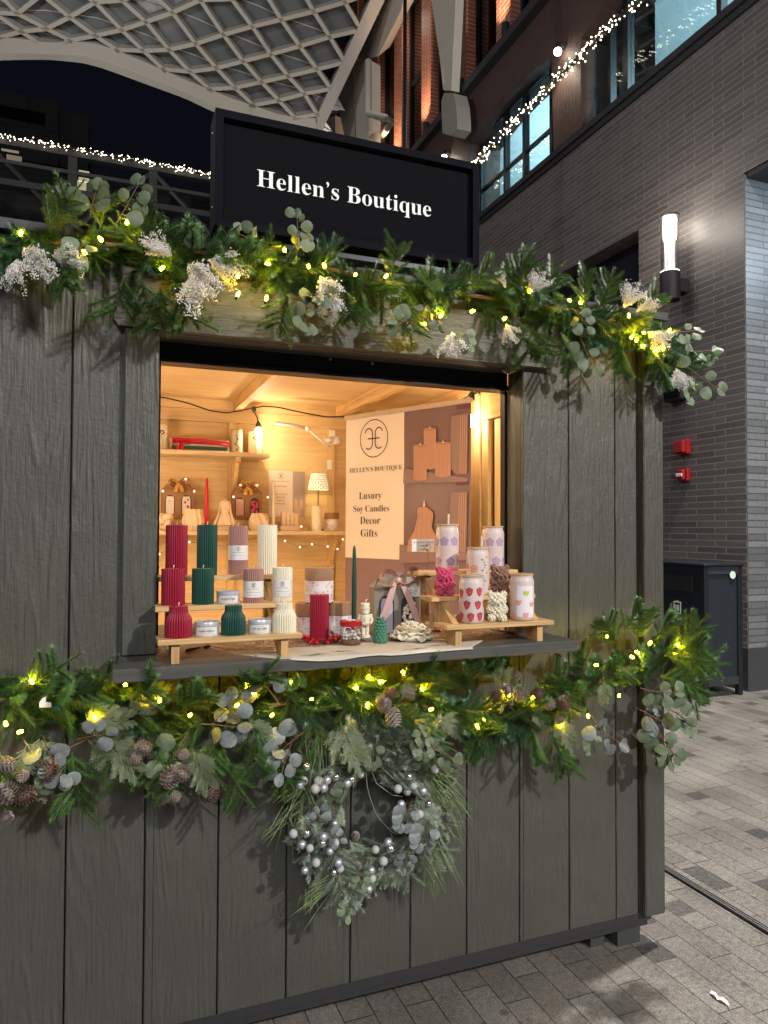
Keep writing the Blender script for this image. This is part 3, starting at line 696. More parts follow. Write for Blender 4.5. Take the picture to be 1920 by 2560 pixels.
q=MB(); q.box(OX0,OX1,-.0005,.10,2.0505,2.08); kp('hatch_soffit',q,M_sideh)
q=MB(); q.box(.02,1.405,-.205,-.001,1.113,1.148,ch=.004); q.box(OX0+.001,OX1-.001,-.0005,.62,1.113,1.1475); kp('counter',q,M_paint)
q=MB(); q.box(-.9,1.872,.004,.06,.082,.113); q.box(-.9,1.862,.012,.06,.06,.082); kp('base_trim',q,M_paintdk)
q=MB(); q.box(1.735,1.835,.02,.5,0,.06); q.box(-.6,-.5,.02,.5,0,.06); q.box(1.64,1.70,.05,.4,.0,.058); kp('skid',q,mat('skid_paint',(.05,.052,.05),.6))
q=MB(); q.box(-1.02,1.93,-.035,2.42,ZT+.002,ZT+.03); kp('roof',q,M_paintdk)
# black shutter frame in the hatch
q=MB(); q.box(OX0,OX1,.10,.155,2.005,2.085,ch=.003); q.box(OX0,OX1,.095,.155,1.99,2.004); o=kp('shutter_box',q,M_black)
q=MB()
for px,py in ((826,898),(931,909)):
    p=at(px,py,1,.098); q.lathe([(.005,0),(.005,.003),(.003,.006)],10); q.v=q.v[:-30]+[tuple(Matrix.Translation((p.x,.1,p.z))@Matrix.Rotation(R(90),4,'X')@Vector(v)) for v in q.v[-30:]]
ksub('screw',q,M_screw,o)
q=MB(); q.box(OX1-.013,OX1+.0005,.10,.13,1.149,1.989); q.box(OX0-.0005,OX0+.013,.10,.13,1.149,1.989); kp('shutter_track',q,M_black)
# interior
YB=2.24
q=MB(); q.box(-.9,1.84,YB,YB+.02,.1,2.29); kp('back_wall',q,M_ply)
q=MB(); q.box(-.9,1.9,.06,2.36,.09,.1); kp('floorboards',q,M_ply)
q=MB(); q.box(-.9,-.88,.06,YB,.1,2.29); kp('end_wall',q,M_ply)
q=MB(); q.box(-.9,1.84,.16,YB,2.262,2.268); kp('ceiling',q,M_ply)
for p in ((583,994),(840,1005),(330,990)):
    b_=at(*p,1,2.2); x=b_.x
    q=MB(); q.box(x,x+.045,.16,YB-.041,2.2,2.2615,ch=.002); kp('ceiling_beam',q,M_plyy)
q=MB(); q.box(-.88,1.8,YB-.04,YB-.001,2.2,2.2615); q.box(-.88,1.78,YB-.025,YB-.001,2.13,2.199); kp('wall_plate',q,M_ply)
for px in (580,829,1300):
    x=at(px,1100,1,YB-.03).x; q=MB(); q.box(x-.02,x+.025,YB-.024,YB-.001,.1,2.129,ch=.002); kp('stud',q,M_plyv)
# right side wall with the nearly closed hatch
xr=1.80
def yat(px): return at(px,1150,0,xr).y
q=MB(); q.box(xr+.03,xr+.05,yat(1206)+.002,YB,.1,2.2); q.box(xr+.03,xr+.05,.06,yat(1206)+.002,2.05,2.2); q.box(xr+.03,xr+.05,.06,yat(1206),.1,1.2); kp('side_wall',q,M_plyv)
q=MB(); q.box(xr-.02,xr+.028,.062,YB-.045,2.205,2.2615,ch=.002); kp('side_plate',q,M_plyy)
q=MB(); q.box(xr-.015,xr+.028,yat(1206),yat(1192),.1,2.2,ch=.002); q.box(xr-.005,xr+.028,yat(1222),yat(1206)-.003,.1,2.05,ch=.002); q.box(xr-.01,xr+.028,1.62,1.66,.1,2.2,ch=.002); kp('side_stud',q,M_plyv)
q=MB(); q.box(xr-.012,xr+.028,.062,yat(1206)-.003,2.052,2.2,ch=.002); kp('side_header',q,M_plyy)
q=MB(); q.box(xr+.0,xr+.02,.10,yat(1236),1.2,2.045,ch=.002); kp('side_hatch',q,M_plyv)
# shelves with brackets
zS=1.935; a_=S(675,1131,2.03)[0]
q=MB(); q.box(-.6,a_.x,2.03,YB-.026,zS-.024,zS,ch=.002); o=kp('shelf',q,M_shelf)
def bracket(x,z,par,dz=.17,dy=.13):
    q=MB(); q.box(x-.014,x+.014,YB-.054,YB-.026,z-dz-.03,z); q.box(x-.014,x+.014,YB-.026-dy-.03,YB-.055,z-.028,z); q.prism([(x-.012,YB-.055,z-dz),(x-.012,YB-.055,z-dz+.035),(x-.012,YB-.026-dy+.03,z-.029),(x-.012,YB-.026-dy,z-.029)],(.024,0,0)); ksub('bracket',q,M_plyv,par)
bracket(at(585,1160,1,2.2).x,zS-.025,o); bracket(-.1,zS-.025,o)
zM=1.484; b_=S(864,1329,1.98)[0]
q=MB(); q.box(-.6,b_.x,1.98,YB-.026,zM-.024,zM,ch=.002); o=kp('shelf',q,M_shelf)
bracket(at(826,1350,1,2.2).x,zM-.025,o); bracket(.2,zM-.025,o)
q=MB(); q.box(-.5,at(760,1300,1,2.2).x,2.125,YB-.027,zM+.001,zM+.062,ch=.002); kp('shelf_riser',q,M_shelf)
q=MB(); q.box(1.30,1.33,YB-.028,YB-.0255,1.87,1.93); q.box(1.31,1.35,YB-.028,YB-.0255,2.08,2.12); kp('tape_piece',q,M_white)

# sign
sg=thing('shop_sign',"long black shop sign reading Hellen's Boutique standing over the top garland",'sign',(.72,.05,2.4))
def sp_(name,mb,m,**k): mb.xf(Matrix.Translation((-.72,-.05,-2.4))); return part(name,mb,m,sg,**k)
p0=at(546,290,1,0); x0,x1,z0,z1=.299,1.146,2.402,2.704
q=MB(); q.box(x0+.001,x1-.001,.02,.098,z0+.001,z1-.001); sp_('sign_body',q,mat('sign_panel_black',(.005,.005,.007),.8,spec=.06))
q=MB(); q.box(x0,x1,0,.1,z1-.001,z1+.022); q.box(x0,x1,0,.1,z0-.022,z0+.001); q.box(x0-.012,x0+.012,-.001,.101,z0-.0215,z1+.0215); q.box(x1-.012,x1+.012,-.001,.101,z0-.0215,z1+.0215); sp_('sign_frame',q,mat('sign_frame_black',(.005,.0055,.009),.75,spec=.07))
q=MB(); put_text(q,"Hellen’s Boutique",at(1088,535,1,0).x-at(651,445,1,0).x,lambda u,v,n:(at(870,490,1,.019).x+u,.0185-n,2.525+v),off=-.006,ext=.01); sp_('lettering',q,mat('letter_white',(.80,.82,.86),.5,var=.02))
for x in (.42,.98):
    q=MB(); q.tube([(x,.05,2.3),(x,.05,z0-.021)],.009,8); sp_('post',q,mat('post_grey',(.3,.3,.32),.35,.8),smooth=True)
q=MB(); q.box(x0+.2,x1-.1,.03,.09,z0-.05,z0-.0225); sp_('mount_rail',q,M_black)
q=MB()
for z in (z0+.05,z1-.03): q.ball((x0-.0125,.05,z),.004,8,5)
sp_('bolt',q,M_screw)

# ------------------------------------------------------------------ greenery
M_needle=mat('fir_needles',(.09,.185,.05),.38,var=.35,scale=25,obj_var=.5,spec=.6)
M_needleb=mat('fir_needles_blue',(.07,.16,.075),.38,var=.3,scale=25,obj_var=.5,spec=.6)
M_frostn=mat('frosted_needles',(.34,.40,.30),.6,var=.35,scale=60,obj_var=.3)
M_twig=mat('twig_bark',(.13,.075,.045),.7,var=.3)
M_euc=mat('eucalyptus_leaf',(.125,.165,.10),.55,var=.4,scale=28,obj_var=.6,sss=0.0)
M_eucg=mat('glitter_leaf',(.17,.195,.195),.5,var=.5,scale=200,obj_var=.5,metal=.1,bmp=.0005)
M_snow=mat('frost_sprig',(.72,.70,.68),.6,var=.2,scale=140,obj_var=.2)
M_cedar=mat('frosted_cedar',(.17,.21,.12),.55,var=.4,scale=70,obj_var=.35)
M_cone=mat('cone_scale',(.19,.12,.10),.7,var=.3,scale=50); M_conef=mat('frosted_cone_scale',(.31,.255,.235),.65,var=.5,scale=160,bmp=.0006)
M_grass=mat('faux_grass',(.17,.24,.09),.45,var=.3,scale=20)
def perp(d):
    a=d.cross(Vector((0,0,1)) if abs(d.z)<.9 else Vector((1,0,0))).normalized(); return a,d.cross(a).normalized()
def fir_tip(mb,base,d,L,nl=.036,n=95,flat=.6,nw=.0017):
    d=d.normalized(); a,b=perp(d); bend=Vector((random.gauss(0,.12),random.gauss(0,.12),random.gauss(0,.12)))
    pts=[base+d*L*t+bend*L*t*t for t in (0,.33,.66,1)]
    mb.mi=1; mb.tube(pts,[.0022,.002,.0016,.0008],4,False); mb.mi=0
    for k in range(n):
        t=(k+.5)/n; p=base+d*L*t+bend*L*t*t; g=k*2.399+random.gauss(0,.2)
        o=(a*math.cos(g)+b*math.sin(g)*flat).normalized()
        l=nl*(1.05-.42*t)*(.5+min(1,t*6)*.5)*random.uniform(.8,1.15)
        nd=(d*random.uniform(.45,.75)+o*.85).normalized(); s=nd.cross(o.cross(d)).normalized() if nd.cross(o.cross(d)).length>1e-6 else a
        s=o.cross(d).normalized()
        mb.add([p-s*nw,p+s*nw,p+nd*l],[(0,1,2)])
def fir_branch(seed,L=.2):
    random.seed(seed); mb=MB(); d=Vector((0,0,1))
    fir_tip(mb,Vector((0,0,0)),d,L,n=270)
    for k,t in enumerate((.08,.24,.40,.55,.70)):
        for s in (-1,1):
            if random.random()<.12: continue
            dd=Vector((s*math.sin(R(44)),random.gauss(0,.25),math.cos(R(44)))).normalized()
            fir_tip(mb,Vector((0,0,L*t)),dd,L*random.uniform(.45,.68)*(1-t*.35),n=150)
    return mb
def frost(mesh,m): c=mesh.copy(); c.materials[0]=m; return c
FIR=[fir_branch(100+k).mesh('pine_branch',[M_needle,M_twig]) for k in range(5)]
FIRB=[frost(m,M_needleb) for m in FIR]; FIRF=[frost(m,M_frostn) for m in FIR]
random.seed(11)
def leaf(mb,base,d,nrm_,L,W):
    d=d.normalized(); s=d.cross(nrm_).normalized(); nn=s.cross(d).normalized()
    n=12; vs=[base+d*L*.5+nn*(-L*.07)]; 
    for i in range(n):
        a=2*PI*i/n; x=math.cos(a); y=math.sin(a)
        vs.append(base+d*L*(.5-.5*x)+s*W*.5*y*(1-.12*x)+nn*(L*.10*(y*y)+L*.05*math.sin(3*a)))
    mb.add(vs,[(0,1+i,1+(i+1)%n) for i in range(n)])
def euc_sprig(seed,n=7,L=.2,lw=.047,twist=.5):
    random.seed(seed); mb=MB(); cur=Vector((0,0,0)); d=Vector((0,0,1)); pts=[cur.copy()]
    for k in range(n):
        d=(d+Vector((random.gauss(0,.16),random.gauss(0,.12),0))).normalized(); cur=cur+d*L/n; pts.append(cur.copy())
        s=1 if k%2 else -1
        for ss in ((s,) if random.random()<.4 else (s,-s)):
            o=Vector((ss*.9,random.gauss(-.15,.4),.5)).normalized()
            pet=cur+o*.012; mb.mi=1; mb.tube([cur,pet],.0009,4,False); mb.mi=0
            w=lw*random.uniform(.72,1.1)*(1-.25*k/n); nv=Vector((random.gauss(0,twist),-1,random.gauss(.1,twist)))
            leaf(mb,pet,o,nv,w*1.08,w)
    leaf(mb,cur,d,Vector((random.gauss(0,.4),-1,.2)),lw*.8,lw*.62)
    mb.mi=1; mb.tube(pts,.0014,5,False); mb.mi=0
    return mb
EUC=[euc_sprig(200+k,n=(3,4,3,4)[k],L=(.09,.13,.08,.11)[k]).mesh('eucalyptus_sprig',[M_euc,M_twig],True) for k in range(4)]
EUCG=[frost(m,M_eucg) for m in EUC]
def snow_sprig(seed,L=.115):
    random.seed(seed); mb=MB()
    for k in range(17):
        a=random.uniform(-.55,.55); b=random.gauss(0,.3); d=Vector((math.sin(a),b,math.cos(a))).normalized(); l=L*random.uniform(.6,1.0)
        mb.mi=1; mb.tube([(0,0,0),d*l*.5,d*l+Vector((0,0,-.01))],[.0012,.0009,.0005],4,False); mb.mi=0
        for q in range(62):
            t=random.uniform(.25,1.03); p=d*l*t+Vector((random.gauss(0,.0045),random.gauss(0,.0045),random.gauss(0,.0045)))
            r=random.uniform(.0013,.0027); mb.ball(p,r,4,3)
    return mb
SNOW=[snow_sprig(300+k).mesh('frosted_sprig',[M_snow,M_snow]) for k in range(3)]
def cedar_sprig(seed,L=.17):
    random.seed(seed); mb=MB()
    def br(p,d,l,lev):
        n=max(3,int(l/.008)); pts=[p.copy()]
        for k in range(n):
            d2=(d+Vector((random.gauss(0,.06),random.gauss(0,.05),-.02))).normalized(); p=p+d2*l/n; pts.append(p.copy()); d=d2
            if lev<2 and k>0:
                for s in (-1,1):
                    dd=(Matrix.Rotation(s*R(random.uniform(30,50)),3,'Y')@d).normalized(); br(p,dd,l*(.5 if lev==0 else .32)*(1-.55*k/n),lev+1)
        a=d.cross(Vector((0,1,0))).normalized(); w_=(.0012,.0013,.0016)[lev]
        mb.ribbon(pts,a*w_*2)
        if lev>0: mb.ribbon(pts,Vector((0,1,0))*w_*1.6)
    br(Vector((0,0,0)),Vector((0,0,1)),L,0); return mb
CED=[cedar_sprig(400+k,(.17,.13)[k%2]).mesh('cedar_sprig',[M_cedar]) for k in range(3)]
CEDF=[frost(m,mat('silver_cedar',(.30,.36,.29),.5,var=.4,scale=80,obj_var=.2)) for m in CED]
def pine_cone(r,h,frosty=True):
    mb=MB(); mb.ball((0,0,0),(r*.55,r*.55,h*.46),8,6)
    n=70
    for k in range(n):
        t=(k+.5)/n; a=k*2.39996; z=-h*.48+h*.94*t; rr=r*math.sqrt(max(.04,1-(2*t-1.0)**2))*.62
        o=Vector((math.cos(a),math.sin(a),0)); tg=Vector((-math.sin(a),math.cos(a),0)); upv=Vector((0,0,1))
        b=o*rr+upv*z; w_=r*.30; l=r*.5
        tip=(o*.9+upv*(.15+.5*t)).normalized()
        mb.mi=0; mb.add([b-tg*w_*.5,b+tg*w_*.5,b+tip*l+tg*w_*.62,b+tip*l*1.12+upv*.001,b+tip*l-tg*w_*.62,b+tip*l*.8-upv*r*.12],[(0,1,2,3),(0,3,4),(0,5,2,1) if False else (0,5,1),(2,5,3),(3,5,4),(1,5,2),(4,5,0)])
    return mb
CONE=pine_cone(.024,.05).mesh('pine_cone',[M_conef]); CONEB=pine_cone(.022,.046).mesh('pine_cone',[M_cone]); MINI=pine_cone(.0125,.023).mesh('small_cone',[M_conef])
M_bulb=emis('warm_bulb_glow',(1,.66,.007),260)
bm_=MB(); bm_.lathe([(.0006,.0145),(.0034,.011),(.0042,.005),(.0036,0)],10); BULB=bm_.mesh('light_bulb',[M_bulb],True)
bm_=MB(); bm_.lathe([(.0036,-.011),(.0038,0),(.002,.001)],8); SOCK=bm_.mesh('bulb_socket',[mat('green_socket',(.01,.03,.012),.5)],True)
def place(me,name,parent,p,d,nv=Vector((0,-1,0)),s=1.0,sub=None):
    o=bpy.data.objects.new(name,me); C.objects.link(o); o.parent=parent
    z=d.normalized(); x=nv.cross(z)
    if x.length<1e-4: x=Vector((1,0,0)).cross(z)
    x.normalize(); y=z.cross(x)
    M=Matrix((x*s,y*s,z*s)).transposed().to_4x4(); M.translation=p; o.matrix_local=M; return o
def interp(pl,t):
    t=max(0,min(len(pl)-1.001,t)); k=int(t); return pl[k].lerp(pl[k+1],t-k)

def under(p,d,L):          # keep greenery of the lower garland from growing up through the counter board
    if p.z<1.112 and -.02<p.x+d.x*L<1.44:
        m=(1.085-p.z)/L
        if d.z>m: d=Vector((d.x,d.y,m))
    return d
def garland(label,ctrl,y0,base,nb,ang_fn,bulbs,extra,loc,depth=.07):
    g=thing('garland',label,'garland',loc); o0=Vector(loc)
    P=resamp([at(x,y,1,y0) for x,y in ctrl],120)
    q=MB(); q.tube([p-o0 for p in P[::3]],.006,6); part('stem_wire',q,M_twig,g)
    for k in range(nb):
        u=119*(k+random.uniform(.1,.9))/nb; p=interp(P,u); tg=(interp(P,u+1)-interp(P,u-1)).normalized()
        if random.random()<.5: tg=-tg
        d=ang_fn(u/119,tg); a_,b_=perp(tg)
        off=a_*random.gauss(0,.018)+b_*random.gauss(0,.02)
        nv=Vector((random.gauss(0,.5),-1,random.gauss(.2,.4))); d=under(p,d,.2)
        me=random.choice(FIRB if random.random()<.5 else FIR)
        place(me,'pine_branch',g,p-o0+off-d*.05,d,nv,random.uniform(.64,.95)*(.72 if d.z>.15 else 1.0))
    for px,py in bulbs:
        yy=y0-depth-random.uniform(0,.03); p=at(px,py,1,yy)
        d=Vector((random.gauss(0,.4),-.6,random.gauss(.2,.5)))
        o=place(BULB,'light_bulb',g,p-o0,d); s_=place(SOCK,'bulb_socket',o,Vector((0,0,0)),Vector((0,0,1)))
    for (me,name,px,py,ang,s,dy) in extra:
        p=at(px,py,1,y0-depth-dy); d=Vector((math.sin(R(ang)),random.gauss(-.25,.1),math.cos(R(ang))))
        if name in ('pine_branch','cedar_sprig','eucalyptus_sprig'): d=under(p,d,.2 if name=='pine_branch' else .14)
        place(me,name,g,p-o0,d,Vector((random.gauss(0,.25),-1,random.gauss(0,.25))),s)
    return g
top=[(-140,612),(0,615),(200,606),(400,622),(600,640),(800,668),(1000,712),(1200,742),(1400,770),(1550,808),(1660,862),(1700,905)]
tb=[(51,588),(316,560),(255,602),(214,634),(401,674),(500,714),(593,695),(593,740),(665,657),(665,750),(771,664),(809,660),(888,688),(963,694),(815,728),(712,628),(994,776),(1062,810),(1100,793),(1176,780),(1259,799),(1323,732),(1425,752),(1452,759),(1572,793),(1608,831),(1577,846),(1590,853),(1603,865),(1636,875),(1655,876),(1671,831)]
def ang_top(u,tg):
    r=random.random(); v=Vector((0,0,1)) if r<.30 else (Vector((0,0,-1)) if r<.80 else Vector((0,-.6,.1)))
    d=tg*random.uniform(.35,1.0)+v*random.uniform(.25,.85)+Vector((0,random.uniform(-.75,.05),0))
    return d.normalized()
E0,E1,E2,E3=EUC; ex=[]
for (px,py,a,s) in ((205,560,-25,.9),(225,545,10,.9),(290,560,35,.9),(215,590,200,.8),(740,640,15,.8),(760,640,-15,.7),(660,610,-60,.8),(720,740,120,1.0),(740,770,160,.8),(1055,745,160,.8),(1045,800,-120,.9),(1150,810,150,.8),(1430,770,150,.9),(1445,830,170,1.0),(1680,830,80,.8),(1690,870,130,1.1),(1715,915,150,1.1),(1720,950,160,.8)):
    ex.append((random.choice(EUC),'eucalyptus_sprig',px,py,a+random.gauss(0,12),s*1.0,random.uniform(0,.03)))
for (px,py,a,s) in ((60,620,150,1.0),(40,650,185,.8),(130,640,100,.8),(430,640,-60,.8),(470,660,150,1.1),(490,690,200,1.1),(520,650,120,1.0),(800,690,170,1.15),(820,740,150,.8),(1130,830,185,.9),(1265,810,165,.6),(1265,720,-40,.6),(1330,740,20,.8),(1560,770,20,.9),(1590,780,60,.8),(1620,830,130,.9),(1690,920,180,.9)):
    ex.append((random.choice(SNOW),'frosted_sprig',px,py,a,s,random.uniform(.0,.03)))
for (px,py,a,s) in ((150,575,0,.75),(120,575,30,.85),(250,570,12,.75),(370,590,-8,.7),(580,650,-6,.6),(640,650,35,.6),(980,690,10,.75),(1170,720,40,.9),(1260,730,20,.95),(1310,740,-12,.9),(1340,750,22,.9),(1460,760,-5,.8),(1500,770,25,.9),(1600,800,35,.9),(310,690,190,1.0),(350,700,170,1.1),(430,700,165,1.1),(400,720,185,.9),(130,650,160,.8),(180,640,190,.7),(720,740,185,.9),(860,720,180,.9),(900,720,190,.85),(1020,760,175,.9),(1290,800,165,1.2),(1330,820,170,1.0),(1400,830,160,1.0),(1550,870,185,.9),(1640,890,165,.9)):
    ex.append((random.choice(FIR),'pine_branch',px,py,a+random.gauss(0,6),s*.72,random.uniform(-.02,.03)))
garland('lit fir garland with frosted sprigs and eucalyptus along the roof edge under the sign',top,-.05,None,68,ang_top,tb,ex,(.8,-.05,2.28),.055)
low=[(-140,1745),(0,1750),(150,1745),(300,1768),(450,1790),(600,1775),(800,1745),(950,1740),(1100,1775),(1250,1785),(1400,1755),(1520,1690),(1610,1650),(1660,1645)]
lbulb=[(82,1708),(13,1805),(55,1828),(240,1796),(314,1712),(399,1754),(477,1786),(597,1762),(616,1708),(631,1735),(678,1790),(730,1705),(920,1697),(947,1705),(893,1719),(1005,1678),(1056,1725),(920,1757),(779,1748),(1074,1775),(1211,1797),(1191,1811),(1273,1740),(1330,1745),(1399,1806),(1470,1787),(1547,1740),(1518,1591),(1624,1611),(1589,1628),(1577,1641),(1693,1611),(1686,1632),(1488,1663)]
ex=[]
for (px,py,a,s,gl) in ((110,1840,180,1,1),(70,1870,170,1,0),(190,1850,100,.9,1),(470,1830,-130,1.1,0),(500,1810,100,1.1,1),(540,1800,60,1.0,1),(700,1760,-40,1.0,1),(770,1820,-120,1.1,1),(730,1850,180,1.0,1),(1060,1850,150,.9,0),(1290,1780,-60,.8,0),(1480,1790,160,1.1,1),(1590,1770,130,1.2,1),(1620,1790,150,1.2,0),(1650,1760,100,1.2,0),(1600,1720,110,1.0,0),(1650,1830,170,1.1,0),(1690,1780,120,1.0,0),(1480,1830,170,.7,0)):
    ex.append((random.choice(EUCG if gl else EUC),'eucalyptus_sprig',px,py,a+random.gauss(0,12),s*1.0,random.uniform(0,.04)))
for (px,py,a,s) in ((60,1850,150,1.2),(250,1830,160,1.2),(230,1850,120,1.0),(330,1790,30,.9),(200,1810,80,1),(560,1780,60,.8),(620,1790,160,1.2),(850,1800,180,1.2),(480,1870,170,1.0),(1000,1750,40,.8),(1230,1700,-20,.9),(1250,1720,10,1.0),(1330,1770,150,.8),(1400,1790,180,.9),(1100,1790,120,.8),(1510,1700,180,.9)):
    ex.append((random.choice(CED),'cedar_sprig',px,py,a+random.gauss(0,8),s*.66,random.uniform(0,.02)))
for (px,py,a,s) in ((120,1930,20,1.05),(60,1990,70,1.0),(20,1985,-30,1.0),(425,1945,40,1.1),(455,1935,-50,.85),(525,1985,10,1.1),(15,1910,120,.8),(360,1870,-60,.8),(1240,1740,40,.8),(1270,1725,-20,.75),(1300,1735,60,1.0),(1345,1735,20,.9),(1410,1760,-20,1.0),(1370,1760,100,.8),(975,1735,60,.85),(960,1765,10,.85),(982,1790,170,1.0)):
    ex.append((random.choice([CONE,CONE,CONEB]) ,'pine_cone',px,py,a,s*.95,.055+random.uniform(0,.02)))
for px,py in ((58,1938),(338,1895),(437,1990),(15,2045),(460,1885),(950,1750),(1023,1732),(1290,1690),(1400,1800)):
    ex.append((MINI,'small_cone',px,py,random.uniform(0,360),1.1,.06))
for (px,py,a,s) in ((1660,1640,70,1.15),(1680,1620,55,1.1),(1690,1660,85,1.1),(1640,1600,25,.9),(1650,1690,110,1.1),(1700,1700,140,.9),(1590,1600,10,.9),(1540,1610,-30,.9),(1560,1580,40,.9),(1460,1700,-20,.9),(1430,1720,-60,1.0),(1250,1690,-25,1.0),(1180,1730,-10,.9),(1150,1770,100,.9),(1380,1830,165,1.0),(1330,1820,190,.8),(610,1740,5,1.0),(730,1720,10,.8),(860,1720,30,.8),(1000,1700,20,.9),(1040,1740,40,1.0),(330,1750,10,.9),(300,1770,-25,.9),(440,1760,20,.9),(180,1880,170,1.1),(400,1870,185,.9),(560,1900,160,.9),(60,1730,50,.9),(130,1740,70,1.0),(0,1880,170,1.0),(680,1870,165,.9),(1210,1800,200,.9),(640,1810,190,.95),(780,1800,170,.9),(860,1790,185,.8),(290,1840,170,.95),(540,1830,190,.9),(1060,1800,160,.9),(960,1780,100,.8)):
    ex.append((random.choice(FIR),'pine_branch',px,py,a+random.gauss(0,6),s*.74,random.uniform(-.03,.03)))
def ang_low(u,tg):
    r=random.random(); v=Vector((0,0,1)) if r<.42 else (Vector((0,0,-1)) if r<.80 else Vector((0,-.6,.1)))
    d=tg*random.uniform(.5,1.0)+v*random.uniform(.2,.7)+Vector((0,random.uniform(-.75,.0),0)); return d.normalized()
gl=garland('lit fir garland with pine cones and cedar hanging below the counter',low,-.05,None,66,ang_low,lbulb,ex,(.8,-.05,1.0),.055)
o0=Vector((.8,-.05,1.0))
q=MB(); q.tube([at(x,y,1,-.11)-o0 for x,y in ((455,1870),(480,1895),(530,1935),(580,1975),(622,2008))],[.0032,.003,.0026,.002,.0012],6); q.tube([at(x,y,1,-.11)-o0 for x,y in ((520,1935),(522,1950),(517,1965))],.001,4)
q.tube([at(x,y,1,-.11)-o0 for x,y in ((20,1960),(80,1920),(150,1880),(215,1850))],[.002,.0028,.0028,.002],6); part('bare_twig',q,M_twig,gl,True)
t_=at(112,1762,1,-.12)-o0; q=MB(); q.prism([t_+Vector(v) for v in ((-.012,0,-.006),(.015,.003,-.008),(.013,.004,.004),(.002,.002,.007),(.003,.002,.02),(-.006,0,.017),(-.013,0,.006))],(0,.0006,0)); part('care_tag',q,M_white,gl)
q=MB(); q.box(-.018,.018,-.008,.008,-.007,.007,M=Matrix.Translation(at(148,1770,1,-.10)-o0)@Matrix.Rotation(R(15),4,'Y')); part('plug_connector',q,mat('green_plug',(.01,.05,.045),.35),gl)

# ------------------------------------------------------------------ wreath
wc=at(930,2012,1,-.05); wr=thing('wreath','frosted wreath with silver baubles and long grass hanging on the stall front below the counter','wreath',wc)
def ringp(a,r=.155): return Vector((math.cos(a)*r,0,math.sin(a)*r*1.12))
random.seed(21)
q=MB()
for k in range(6):
    ph=random.uniform(0,6.3); q.tube([ringp(2*PI*i/40,.132+.012*math.sin(3*2*PI*i/40+ph))+Vector((0,.012*math.cos(4*2*PI*i/40+ph),0)) for i in range(41)],.0035,5)
part('grapevine_ring',q,M_twig,wr,True)
for k in range(100):
    a=2*PI*(k*.618+random.gauss(0,.02)); p=ringp(a,random.uniform(.105,.18)); tg=Vector((-math.sin(a),0,math.cos(a)))*(1 if random.random()<.6 else -1); o=ringp(a,1).normalized()
    d=(tg*.8+o*random.uniform(-.22,1.0)+Vector((0,random.uniform(-.5,.1),0))).normalized()
    kind=random.random(); me=random.choice(FIRF) if kind<.80 else (random.choice(FIRB) if kind<.82 else random.choice(CEDF))
    place(me,'frosted_branch' if me not in CEDF else 'cedar_sprig',wr,p-Vector((0,random.uniform(0,.05),0)),d,Vector((random.gauss(0,.4),-1,random.gauss(0,.4))),random.uniform(.5,.78))
M_b1=mat('silver_bauble',(.62,.62,.62),.22,.9,var=.05); M_b2=mat('frosted_bauble',(.50,.50,.50),.75,.1,var=.2,scale=300,bmp=.0006); M_b3=mat('glitter_bauble',(.55,.56,.62),.35,.6,var=.6,scale=420,bmp=.001)
bs=MB(); bs.ball((0,0,0),.0122,16,10); BM=[bs.mesh('bauble',m,True) for m in (M_b1,M_b2,M_b3)]
bpx=[(350,877),(328,975,),(303,1000),(432,975),(490,970),(553,948),(565,1020),(468,1023),(410,1030),(628,990),(660,963),(720,928),(695,858),(688,785),(750,805),(1057,943),(1088,1007),(1045,1050),(980,1030),(1155,1045),(1193,1130),(1240,893),(1003,1135),(1130,1205),(543,1268),(350,1335),(258,1340),(318,1415),(372,1440),(465,1360),(458,1405),(550,1400),(510,1460),(415,1540),(568,1540),(537,1605),(580,1580),(337,1593),(825,1450),(912,1398),(928,1440),(880,1530),(797,1592),(800,1650),(780,1722),(770,1845)]
for i,(x,y) in enumerate(bpx[:45]):
    p=at(640+x*.36166,1600+y*.36166,1,-.13-random.uniform(0,.03)); o=bpy.data.objects.new('silver_bauble',BM[(0,1,2,1,2)[i%5]]); C.objects.link(o); o.parent=wr; o.location=p-wc; s=random.uniform(.85,1.12); o.scale=(s,s,s)
for (x,y,a,s,g) in ((1070,1120,200,1.1,1),(1200,1240,200,1.2,1),(1060,1430,200,.9,1),(740,1580,200,.9,0),(690,1640,120,.9,0),(640,1740,190,.9,0),(480,1100,20,.9,0),(400,1300,30,.8,1),(800,700,170,1.0,0),(1080,560,150,1.0,0),(1140,640,170,1.0,0),(470,1330,120,.8,1)):
    p=at(640+x*.36166,1600+y*.36166,1,-.15); d=Vector((math.sin(R(a)),random.gauss(-.2,.1),math.cos(R(a))))
    place(random.choice([EUC[2],EUC[0]] if not g else [EUCG[2],EUCG[0]]),'eucalyptus_sprig',wr,p-wc,d,Vector((random.gauss(0,.25),-1,random.gauss(0,.25))),s*.72)
def strands(c0,ang,spread,n,L,droop,name='grass_strand'):
    for k in range(n):
        a=R(ang+random.gauss(0,spread)); d=Vector((math.sin(a),random.gauss(-.25,.2),math.cos(a))).normalized(); l=L*random.uniform(.6,1.15); p0=c0+Vector((random.gauss(0,.012),random.gauss(0,.01),random.gauss(0,.012)))
        pts=[p0+d*l*t+Vector((0,0,-droop*l*t*t)) for t in (0,.25,.5,.75,1)]
        for p in pts: p.y=min(p.y,-.004-.05+.05)
        sq.tube(pts,[.0011,.0011,.001,.0008,.0003],4,False)
def wl(x,y): return at(640+x*.36166,1600+y*.36166,1,-.10)-wc
